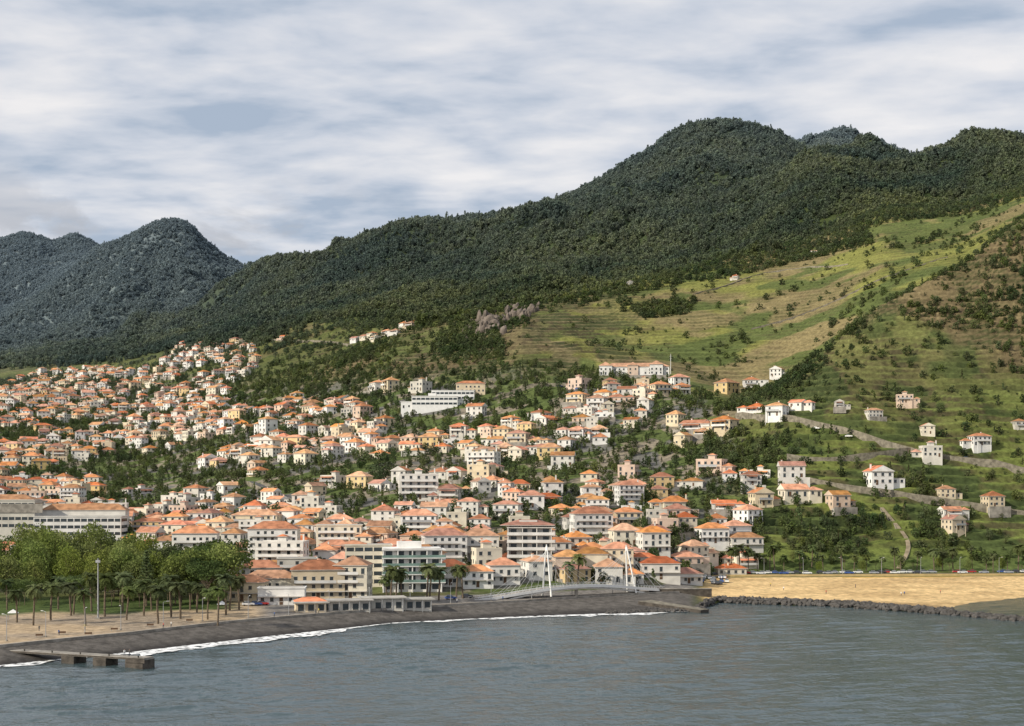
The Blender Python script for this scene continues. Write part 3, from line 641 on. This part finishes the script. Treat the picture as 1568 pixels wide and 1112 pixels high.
def clear(x_,y_,rr):
    kx,ky=key(x_,y_)
    for a in(-1,0,1):
        for b_ in(-1,0,1):
            for (a1,b1,r1) in occ.get((kx+a,ky+b_),()):
                if (a1-x_)**2+(b1-y_)**2<((min(rr,r1*.8)) if r1<20 else r1*.9)**2: return False
    return True
pp=[];ss=[]
for i in np.where(keep)[0]:
    if clear(x[i],d[i],6.5): pp.append((x[i],d[i],z[i]-.2));ss.append((1.2+random.random()**2*3.6)*(1.35 if d[i]>1200 else 1))
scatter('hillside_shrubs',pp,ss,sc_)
N=30000
u=rng.uniform(1080,1650,N);d=np.sqrt(rng.uniform(690**2,1050**2,N));x=(u-CX)/F*d
z=samp(Z,x,d);v=samp(VIS,x,d);nz=fbm(x,d,55,3,171);pp=[];ss=[]
for i in np.where((v>.1)&(rng.random(N)<.010+.11*sstep(.52,.66,nz)))[0]:
    if clear(x[i],d[i],7): pp.append((x[i],d[i],z[i]-.2));ss.append(random.uniform(2.4,5.8))
scatter('orchard_trees',pp,ss,gc)
N=22000
u=rng.uniform(-120,1250,N);d=np.sqrt(rng.uniform(560**2,2200**2,N));x=(u-CX)/F*d
z=samp(Z,x,d);yp=HY-(z-CH)/d*F;v=samp(VIS,x,d);tw=poly(u,yp,TP)|(samp(town,x,d)>.6)
pp=[];ss=[]
for i in np.where(tw&(v>.1))[0]:
    if clear(x[i],d[i],6.7): pp.append((x[i],d[i],z[i]-.2));ss.append(random.uniform(2.2,6.2))
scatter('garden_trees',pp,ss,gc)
# ---------------------------------------------------------------- park trees
PT=[tree_mesh('plane%d'%i,200+i,M['plane'],1,.42,.32,20,120,.027,'round',.02) for i in range(4)]
UT=[tree_mesh('umb%d'%i,220+i,M['umb'],1,.45,.6,16,120,.026,'umb',.016) for i in range(3)]
random.seed(11)
for i in range(56):
    u=random.uniform(-60,235);d=random.uniform(500,600);p=W(u,d);s_=random.uniform(15,21)*(.85 if d<540 else 1)
    place('plane_tree',random.choice(PT),p,random.uniform(0,6),(s_*.85,s_*.85,s_))
for i in range(30):
    u=random.uniform(190,355);d=random.uniform(482,560);p=W(u,d);s_=random.uniform(13,19)
    place('park_tree',random.choice(UT if i%3 else PT),p,random.uniform(0,6),(s_,s_,s_))
for i in range(14):
    u=random.uniform(-40,330);d=random.uniform(482,500);p=W(u,d);s_=random.uniform(7,10)
    place('park_tree',random.choice(UT),p,random.uniform(0,6),(s_,s_,s_))
b=B();R=random.Random(3);b.tube((0,0,-1),(0,0,19),.35,.05,M['bark'],6)
for t in range(17):
    z=3+t*.95;r=4.2*(1-t/18.5)
    for k_ in range(8):
        a=k_*math.pi/4+t*.4;tip=Vector((math.cos(a)*r,math.sin(a)*r,z+.5))
        b.tube((0,0,z),tip,.07,.02,M['bark'],3)
        for q in range(11):
            pnt=Vector((0,0,z)).lerp(tip,.2+.8*q/10);leafquad(b,pnt+rvec(R)*.25,.42,R,M['umb'],.8)
p=W(224,485);b.obj('norfolk_island_pine',p)
def palm_mesh(seed):
    R=random.Random(seed);b=B();pts=[Vector((0.25*math.sin(i*.35+seed),0.2*math.cos(i*.3),i*1.0)) for i in range(0,9)]
    pts[0]=Vector((pts[1].x,pts[1].y,-1))
    for i in range(8): b.tube(pts[i],pts[i+1],.27-.01*i,.26-.01*i,M['bark'],7)
    top=pts[-1]
    for k_ in range(34):
        a=k_*2.399+R.uniform(-.1,.1);el=R.uniform(-.5,1.3);ln=R.uniform(2.6,3.3);dirv=Vector((math.cos(a),math.sin(a),0));prev=top
        v=el
        for s in range(6):
            nx=prev+(dirv*math.cos(v)+Vector((0,0,math.sin(v))))*ln/6;v-=.33
            side=Vector((-math.sin(a),math.cos(a),0));w0=.65*math.sin(math.pi*(s+.6)/6.6)
            b.tube(prev,nx,.03,.02,M['palm'],3)
            for sg in(-1,1):
                for q in(.0,.5):
                    p0=prev.lerp(nx,q);p1=prev.lerp(nx,q+.4);o=side*sg*w0+Vector((0,0,-.28*w0))+dirv*.15
                    b.quad([p0,p1,p1+o,p0+o*.9],M['palm'])
            prev=nx
    return b.mesh('palm_%d'%seed)
PM=[palm_mesh(i) for i in range(4)]
def palm(u,d,s_=1): p=W(u,d);place('palm_tree',random.choice(PM),p,random.uniform(0,6),(s_,s_,s_*random.uniform(.9,1.15)))
for u in (25,52,78,104,112,128,140,165,190,197,216,246,262,275,300,318,335,345): palm(u+random.uniform(-4,4),random.uniform(425,470),random.uniform(1.05,1.4))
for u in (10,90,150,232,290,352,365): palm(u,random.uniform(470,482),random.uniform(1.0,1.3))
for u,d in [(600,498),(608,500),(655,505),(660,508),(592,500),(614,503),(672,512),(708,520),(700,522)]: palm(u,d,random.uniform(1.1,1.4))
for u,d in [(870,558),(885,560),(1120,655),(1132,660),(1145,662),(1185,668),(1560,668),(1575,672)]: palm(u,d,random.uniform(1.1,1.4))
for i in range(22): palm(1165+i*20+random.uniform(-6,6),random.uniform(664,676),random.uniform(.75,1.2))
for i in range(16): p=W(1150+i*28+random.uniform(-9,9),random.uniform(667,680));s_=random.uniform(4,7.5);place('roadside_tree',random.choice(UT if i%2 else PT),p,i,(s_,s_,s_))
# ---------------------------------------------------------------- coastal road + promenade
def ribbon(name,us_,dfun,zf,w,m,h=None):
    b=B();pr=None
    for u in us_:
        d=dfun(u);q=[];
        for o in (-w/2,w/2): dd=d+o;q.append(((u-CX)/F*d,dd,zf(u)))
        if pr:
            b.quad([pr[0],q[0],q[1],pr[1]],m)
            if h:
                dz=Vector((0,0,-h));b.quad([Vector(pr[0])+dz,Vector(q[0])+dz,q[0],pr[0]],m);b.quad([pr[1],q[1],Vector(q[1])+dz,Vector(pr[1])+dz],m)
        pr=q
    return b.obj(name)
rd=lambda u:float(np.interp(u,[600,800,950,1040,1100,1568,1900],[515,538,568,597,650,660,660]))
ribbon('coastal_road',np.linspace(1085,1700,80),rd,lambda u:4.65,7,M['asph'],1)
ribbon('coastal_footpath',np.linspace(1085,1700,80),lambda u:rd(u)-5,lambda u:4.78,3,M['conc'],2)
ribbon('beach_parapet',np.linspace(1085,1700,80),lambda u:rd(u)-6.8,lambda u:5.1,.4,mat('yellow_wall',(.50,.37,.17),.8),4)
ribbon('beach_lower_wall',np.linspace(1290,1470,40),lambda u:rd(u)-13,lambda u:4.1,.5,mat('ochre_wall',(.50,.33,.08),.8),3)
pd=lambda u:float(np.interp(u,[-300,0,200,350,600,800,950,1040],[350,370,403,436,484,517,546,560]))
ribbon('promenade_wall',np.linspace(-200,1040,200),lambda u:pd(u)+.5,lambda u:3.75,.5,M['conc'],3)
ribbon('promenade_path',np.linspace(-200,1040,200),lambda u:pd(u)+3.6,lambda u:3.42,5,mat('promenade_paving',(.36,.31,.25),.9,.15,.4),1)
ribbon('road_marking',np.linspace(1085,1700,80),rd,lambda u:4.656,.15,M['white'])
def car_mesh(c,i):
    b=B();cm=mat('car_paint_%d'%i,c,.3,.02,1,spec=.5)
    prof=[(-2.1,.35),(2.1,.35),(2.15,.7),(1.95,.9),(.95,1.0),(-1.9,1.0),(-2.12,.8)]
    for sg in(-1,1):
        b.quad([(x,sg*.86,z) for x,z in (prof if sg<0 else prof[::-1])],cm)
    for i_ in range(len(prof)):
        a,c_=prof[i_],prof[(i_+1)%len(prof)];b.quad([(a[0],.86,a[1]),(c_[0],.86,c_[1]),(c_[0],-.86,c_[1]),(a[0],-.86,a[1])],cm)
    for sg in(-1,1): b.quad([(1.0,sg*.8,1.0),(.35,sg*.66,1.46),(-1.25,sg*.66,1.46),(-1.75,sg*.8,1.0)],M['glass'])
    b.quad([(1,-.8,1),(1,.8,1),(.35,.66,1.46),(.35,-.66,1.46)],M['glass']);b.quad([(-1.75,.8,1),(-1.75,-.8,1),(-1.25,-.66,1.46),(-1.25,.66,1.46)],M['glass'])
    b.box(-1.27,.37,-.67,.67,1.462,1.51,cm)
    for x in(-1.3,1.35):
        for y in(-.9,.7): b.tube((x,y,.33),(x,y+.2,.33),.33,.33,M['tyre'],10);b.tube((x,y-.01,.33),(x,y+.21,.33),.17,.17,M['rail'],8)
    b.box(2.12,2.17,-.75,-.4,.6,.75,M['white']);b.box(2.12,2.17,.4,.75,.6,.75,M['white'])
    return b.mesh('car%d'%i)
CM=[car_mesh(c,i) for i,c in enumerate([(.7,.7,.7),(.05,.05,.06),(.35,.36,.38),(.4,.03,.03),(.05,.1,.3),(.75,.75,.72)])]
for i in range(44):
    u=1095+i*11.5+random.uniform(-3,3)
    if random.random()<.2: continue
    x,y,z=W(u,rd(u)+(5.2 if i%3 else 1.8));place('parked_car',random.choice(CM),(x,y,4.66 if i%3==0 else max(z,4.7)),random.choice((0,math.pi)))
for i in range(30):
    u=1030+random.uniform(0,85);d=random.choice((612,620,628,636));x,y,z=W(u,d);place('parked_car',random.choice(CM),(x,y,z+.05),1.5+random.uniform(-.1,.1))
for u,y in [(845,592),(858,594),(870,596),(885,598),(1250,660),(1300,672),(1480,708)]:
    x,yy,z=hit(u,y,640);place('parked_car',random.choice(CM),(x,yy,z+.4),facing(x,yy))
for u,d in [(462,486),(470,486),(640,508),(690,516),(715,522),(380,488),(392,489),(402,490)]:
    x,y,z=W(u,d);place('parked_car',random.choice(CM),(x,y,z+.03),.2)
def lamp(u,d,h=8,name='street_lamp'):
    b=B();b.tube((0,0,-.5),(0,0,h),.12,.06,M['rail']);b.tube((0,0,h),(1.2,0,h+.25),.05,.04,M['rail']);b.box(1.0,1.8,-.15,.15,h+.2,h+.32,M['white']);b.box(-.25,.25,-.25,.25,-.2,.3,M['conc'])
    p=W(u,d);b.obj(name,p,random.uniform(0,6))
for u in range(380,1000,62): lamp(u,pd(u)+7,7)
for u in range(1110,1600,60): lamp(u,rd(u)-4,8)
for u in (10,70,130,185,250,310): lamp(u,pd(u)+14,7)
b=B();b.tube((0,0,-1),(0,0,19),.3,.14,M['rail'],8);b.box(-.7,.7,-.25,.25,17.6,18.4,M['rail']);b.box(-.8,.8,-.8,.8,-.5,.5,M['conc']);b.obj('floodlight_mast',W(150,445))
p=hit(1027,575,800);b=B();b.tube((0,0,-1),(0,0,16),.3,.12,M['white'],8);b.tube((-1,0,14),(1,0,14),.08,.08,M['white'],5);b.tube((-.7,0,12),(.7,0,12),.08,.08,M['white'],5);b.obj('antenna_mast',p)
for u,d in [(60,395),(95,402),(135,400),(175,412),(230,424),(290,438)]:
    b=B();b.box(-1,1,-.25,.25,.42,.5,M['door'])
    b.box(-1,1,.22,.28,.5,.9,M['door']);b.box(-.85,-.75,-.2,.2,0,.42,M['rail']);b.box(.75,.85,-.2,.2,0,.42,M['rail']);b.obj('park_bench',W(u,d),.2)
for u,d in [(20,440),(340,470)]:
    b=B()
    for sx in(-1.4,1.4):
        for sy in(-1.4,1.4): b.tube((sx,sy,-.2),(sx,sy,2.3),.05,.05,M['rail'],4)
    c=[(-1.6,-1.6,2.3),(1.6,-1.6,2.3),(1.6,1.6,2.3),(-1.6,1.6,2.3)]
    for i in range(4): b.quad([c[i],c[(i+1)%4],(0,0,3.4)],M['white'])
    b.obj('market_tent',W(u,d),.3)
# ---------------------------------------------------------------- bridge
b=B();a=Vector(W(722,519));c=Vector(W(1012,566));a.z=3.6;c.z=4.2;n=60;pts=[]
perp=Vector((c.y-a.y,-(c.x-a.x),0)).normalized()
for i in range(n+1):
    t=i/n;q=a.lerp(c,t)+perp*(4*math.sin(math.pi*t));q.z=a.lerp(c,t).z+3.6*math.sin(math.pi*t)**1.3;pts.append(q)
for i in range(n):
    p0,p1=pts[i],pts[i+1];hw=perp*2.2
    up=Vector((0,0,1))
    def slab(o0,o1,z0,z1,m):
        A_=[p0+o0+up*z0,p1+o0+up*z0,p1+o1+up*z0,p0+o1+up*z0,p0+o0+up*z1,p1+o0+up*z1,p1+o1+up*z1,p0+o1+up*z1]
        for f in((4,5,6,7),(0,3,2,1),(0,1,5,4),(2,3,7,6)): b.quad([A_[k_] for k_ in f],m)
    slab(-hw,hw,-.6,0,M['conc']);slab(hw,hw*1.12,-.75,.25,M['white']);slab(-hw*1.12,-hw,-.75,.25,M['white'])
    slab(hw*1.03,hw*1.06,1.0,1.1,M['white']);slab(-hw*1.06,-hw*1.03,1.0,1.1,M['white'])
    for s in(1,-1): b.tube(p0+hw*1.05*s+up*.25,p0+hw*1.05*s+up*1.02,.05,.05,M['white'],4)
for s in(1,-1):
    for i in range(n):
        t0,t1=i/n,(i+1)/n
        f=lambda t:a.lerp(c,t)+perp*(4*math.sin(math.pi*t)+1.6*s)+Vector((0,0,-3+5.6*math.sin(math.pi*t)))
        b.tube(f(t0),f(t1),.35,.35,M['white'],5)
for t in(.15,.5,.85): q=pts[int(t*n)]; b.box(q.x-.6,q.x+.6,q.y-1.8,q.y+1.8,-1,q.z-.61,M['conc'])
for u_,lean in((825,-1),(963,1)):
    t=(u_-722)/290;i=int(t*n);q=pts[i];top=q+Vector((lean*-1.0,0,15.5))+perp*-2
    for s in(1,-1): b.tube(q+perp*s*2.9+Vector((0,0,-3)),top+perp*s*.3,.36,.24,M['white'],8)
    b.tube(top-Vector((0,0,1.5)),top+Vector((0,0,.8)),.36,.22,M['white'],8)
    for k_ in(-16,-12,-8,-4,4,8,12,16):
        j=min(n,max(0,i+k_))
        for s in(1,-1): b.tube(top+Vector((0,0,-.4-.1*abs(k_))),pts[j]+perp*s*2.3,.045,.045,M['white'],3)
b.obj('footbridge')
# ---------------------------------------------------------------- breakwater rocks
def rocks(name,pts,m,sub=1,sx=(.7,1.3),tall=.8):
    import bmesh
    bm=bmesh.new()
    for (x,y,z,r) in pts:
        mt=bmesh.ops.create_icosphere(bm,subdivisions=sub,radius=r)
        ax,ay,sz=[random.uniform(*sx) for _ in range(3)]
        for v in mt['verts']:
            k_=random.uniform(.78,1.18);v.co=Vector((v.co.x*ax*k_+x,v.co.y*ay*k_+y,v.co.z*sz*tall*k_+z))
    me=bpy.data.meshes.new(name);bm.to_mesh(me);bm.free();me.materials.append(m);return place(name,me)
pts=[]
for i in range(2300):
    u=random.uniform(1072,1700);d=float(shore_d(u));o=random.gauss(0,2.4);zt=1.8*max(0,1-abs(o)/6)
    if u>1460: zt*=.45
    dd=d+3+o;pts.append(((u-CX)/F*dd,dd,random.uniform(-.5,.1)+zt,random.uniform(.5,1.2)))
rocks('riprap_breakwater',pts,M['rock'])
pts=[]
for i in range(900):
    u=random.uniform(930,1075);d=float(shore_d(u))+random.uniform(-1,14);pts.append(((u-CX)/F*d,d,random.uniform(0,.5),random.uniform(.4,.9)))
rocks('shore_rocks',pts,M['rock'])
b=B();x0,y0,_=W(985,528);x1,y1,_=W(1078,509)
dv=Vector((x1-x0,y1-y0,0)).normalized();pv=Vector((-dv.y,dv.x,0))
A0=Vector((x0,y0,2.6));A1=Vector((x1,y1,.9))
q=[A0-pv*3,A1-pv*2,A1+pv*3,A0+pv*5];lo=[Vector((v.x,v.y,-2)) for v in q]
b.quad(q,M['stone']);
for i in range(4): b.quad([lo[i],lo[(i+1)%4],q[(i+1)%4],q[i]],M['dconc'])
b.obj('harbour_slipway')
b=B();x0,y0,_=W(990,575);x1,y1,_=W(1090,562)
b.box(x0,x1,min(y0,y1),min(y0,y1)+1,-1,4.4,M['dconc']);b.box(x0,x1,min(y0,y1)-.3,min(y0,y1)+1.3,4.4,4.7,M['conc']);b.obj('river_mouth_wall')
pts=[]
for cu_,cy_,sp,n_,rr in [(745,493,18,60,6.5),(800,468,18,40,5.5),(772,482,16,24,4.5),(715,505,8,12,4)]:
    for i in range(n_):
        uu=cu_+random.gauss(0,sp*.5);x,y,z=hit(uu,cy_+random.uniform(-4,20),900);pts.append((x,y+2,z+random.uniform(-2,rr*.5),random.uniform(rr*.3,rr*.9)))
rocks('rock_outcrop',pts,M['crag'],2,(.5,1.1),1.7)
# ---------------------------------------------------------------- jetty
def at(u,y,z): d=(CH-z)*F/(y-HY);return Vector(((u-CX)/F*d,d,z))
b=B();a0=at(-30,992,2.4);a1=at(228,1008,2.2);dv=(a1-a0);dv.z=0;ln=dv.length;dv.normalize()
b.box(0,ln,-1.9,1.9,-.55,0,M['conc']);b.box(0,ln,-2.0,-1.91,-.45,-.1,M['dconc'])
for s in(ln-23,ln-13,ln-3): b.box(s-2.4,s+1.6 if s<ln-5 else s+2.9,-2.4,2.4,-5,-.553,M['dconc'])
b.box(ln-5.2,ln+.6,-2.6,-2.42,-1.2,-.2,M['dconc'])
for i in range(5): b.tube((ln-2-i*9,-1.6,0),(ln-2-i*9,-1.6,.5),.16,.2,M['dconc'],8)
b.obj('concrete_jetty',a0,math.atan2(dv.y,dv.x))
# ---------------------------------------------------------------- people
def person(name,loc,rot,cshirt):
    me=bpy.data.meshes.new(name)
    J=[(0,0,.95),(0,0,1.2),(0,0,1.42),(0,.0,1.52),(0,.01,1.66),(-.1,0,.9),(-.12,.12,.5),(-.12,.05,.06),(-.12,.2,.03),(.1,0,.9),(.12,-.08,.5),(.12,-.2,.08),(.12,-.06,.03),(-.2,0,1.4),(-.25,-.05,1.12),(-.24,.1,.88),(.2,0,1.4),(.25,.05,1.12),(.24,.12,.9)]
    E=[(0,1),(1,2),(2,3),(3,4),(0,5),(5,6),(6,7),(7,8),(0,9),(9,10),(10,11),(11,12),(2,13),(13,14),(14,15),(2,16),(16,17),(17,18)]
    Rr=[.15,.14,.15,.06,.11,.1,.07,.045,.04,.1,.07,.045,.04,.07,.05,.035,.07,.05,.035]
    me.from_pydata(J,E,[]);o=place(name,me,loc,rot);o.modifiers.new('skin','SKIN')
    for v,r in zip(me.skin_vertices[0].data,Rr): v.radius=(r,r*.85)
    me.skin_vertices[0].data[0].use_root=True
    m=mat('clothing',cshirt,.9);nt=m.node_tree;g=nt.nodes.new('ShaderNodeTexCoord');s=nt.nodes.new('ShaderNodeSeparateXYZ');nt.links.new(g.outputs['Object'],s.inputs[0])
    r=nt.nodes.new('ShaderNodeValToRGB');r.color_ramp.interpolation='CONSTANT';e=r.color_ramp.elements;e[0].color=(.03,.035,.06,1);e[1].position=.5;e[1].color=(*cshirt,1)
    x=e.new(.81);x.color=(.45,.27,.18,1);x=e.new(.93);x.color=(.03,.02,.015,1)
    dv_=nt.nodes.new('ShaderNodeMath');dv_.operation='DIVIDE';dv_.inputs[1].default_value=1.85;nt.links.new(s.outputs[2],dv_.inputs[0]);nt.links.new(dv_.outputs[0],r.inputs[0]);nt.links.new(r.outputs[0],nt.nodes['Principled BSDF'].inputs['Base Color'])
    me.materials.append(m);o.modifiers.new('sub','SUBSURF').levels=1
cols=[(.6,.1,.08),(.7,.7,.68),(.08,.15,.35),(.1,.1,.1),(.5,.4,.1)]
for i,(u,d) in enumerate([(250,pd(250)+3),(262,pd(262)+4),(420,pd(420)+3),(483,pd(483)+3),(488,pd(488)+3),(560,pd(560)+4),(700,pd(700)+3),(90,400),(60,410),(130,415),(1265,575),(1380,570),(1385,572),(1310,600),(1180,605),(1440,580),(1200,590),(770,pd(770)+3)]):
    p=W(u,d);person('person',(p[0],p[1],p[2]+(.45 if d<pd(min(u,1040))+6 and u<1040 else .0)),random.uniform(0,6),cols[i%5])
for t in(ln-6,ln-7.5): q=a0+dv*t;person('person',(q.x,q.y,a0.z),1+t,cols[int(t)%5])
# ---------------------------------------------------------------- world
Ld=Vector((.80,.48,-.50)).normalized()
sun=bpy.data.lights.new('sun','SUN');sun.energy=4.8;sun.angle=math.radians(.6);sun.color=(1,.91,.76)
so=bpy.data.objects.new('sun',sun);so.rotation_euler=Ld.to_track_quat('-Z','Y').to_euler();C.objects.link(so)
w=bpy.data.worlds.new('World');bpy.context.scene.world=w;w.use_nodes=True;nt=w.node_tree;bg=nt.nodes['Background'];bg.inputs[1].default_value=.1
sky=nt.nodes.new('ShaderNodeTexSky');sky.sky_type='NISHITA';sky.sun_disc=False;sky.sun_elevation=math.asin(-Ld.z);sky.sun_rotation=math.atan2(-Ld.x,-Ld.y)
tc=nt.nodes.new('ShaderNodeTexCoord');sp=nt.nodes.new('ShaderNodeSeparateXYZ');nt.links.new(tc.outputs['Generated'],sp.inputs[0])
def mth(op,a,b_=None):
    n=nt.nodes.new('ShaderNodeMath');n.operation=op
    for i,v in enumerate((a,b_)):
        if v is None: continue
        if isinstance(v,(int,float)): n.inputs[i].default_value=v
        else: nt.links.new(v,n.inputs[i])
    return n.outputs[0]
def mrg(v,a,b_,c=0,d=1):
    n=nt.nodes.new('ShaderNodeMapRange');n.interpolation_type='SMOOTHSTEP'
    for i,q in enumerate((a,b_,c,d)): n.inputs[i+1].default_value=q
    nt.links.new(v,n.inputs[0]);return n.outputs[0]
zc=mth('ADD',mth('MAXIMUM',sp.outputs[2],0),.09)
px_=mth('DIVIDE',sp.outputs[0],zc);py_=mth('DIVIDE',sp.outputs[1],zc)
cb=nt.nodes.new('ShaderNodeCombineXYZ');nt.links.new(px_,cb.inputs[0]);nt.links.new(py_,cb.inputs[1])
def wn(src,sc,rot,scale,det,rough=.5,dist=0):
    mp=nt.nodes.new('ShaderNodeMapping');mp.inputs['Scale'].default_value=sc;mp.inputs['Rotation'].default_value=(0,0,rot);nt.links.new(src,mp.inputs[0])
    n=nt.nodes.new('ShaderNodeTexNoise');n.inputs['Scale'].default_value=scale;n.inputs['Detail'].default_value=det;n.inputs['Roughness'].default_value=rough;n.inputs['Distortion'].default_value=dist
    nt.links.new(mp.outputs[0],n.inputs['Vector']);return n.outputs[0]
c1=wn(cb.outputs[0],(1.1,1.0,1),.5,1.9,6,.5,.22);c2=wn(cb.outputs[0],(1,1,1),.1,.55,3);c3=wn(cb.outputs[0],(.9,1.5,1),.65,4.2,5,.5,.2)
cs=mth('ADD',mth('ADD',mth('MULTIPLY',c1,.5),mth('MULTIPLY',c2,.24)),mth('MULTIPLY',c3,.26))
rp=nt.nodes.new('ShaderNodeValToRGB');e=rp.color_ramp.elements
e[0].position=.415;e[0].color=(4.2,5.0,6.2,1);e[1].position=.59;e[1].color=(9.2,9.0,9.0,1)
x=e.new(.48);x.color=(6.4,6.8,7.6,1);x=e.new(.53);x.color=(7.8,7.9,8.3,1)
nt.links.new(cs,rp.inputs[0])
pf=wn(tc.outputs['Generated'],(9,9,16),0,1.0,6,.6,.4)
msk=mth('MULTIPLY',mth('MULTIPLY',mrg(sp.outputs[2],.225,.165),mrg(sp.outputs[0],-.02,-.18)),mrg(pf,.46,.58))
msk=mth('MULTIPLY',msk,.75)
mp2=nt.nodes.new('ShaderNodeMix');mp2.data_type='RGBA';nt.links.new(msk,mp2.inputs[0]);nt.links.new(rp.outputs[0],mp2.inputs[6]);mp2.inputs[7].default_value=(5.0,5.1,5.5,1)
mxs=nt.nodes.new('ShaderNodeMix');mxs.data_type='RGBA';mxs.inputs[0].default_value=.92;nt.links.new(sky.outputs[0],mxs.inputs[6]);nt.links.new(mp2.outputs[2],mxs.inputs[7])
nt.links.new(mxs.outputs[2],bg.inputs[0])
# ---------------------------------------------------------------- camera
cam=bpy.data.cameras.new('camera');cam.lens=50;cam.sensor_width=36;cam.shift_y=(HY-556)/1568;cam.clip_start=1;cam.clip_end=60000
co=bpy.data.objects.new('camera',cam);co.location=(0,0,CH);co.rotation_euler=(math.radians(90),0,0);C.objects.link(co);bpy.context.scene.camera=co
sc=bpy.context.scene;sc.view_settings.view_transform='Standard';sc.view_settings.look='None';sc.view_settings.exposure=0
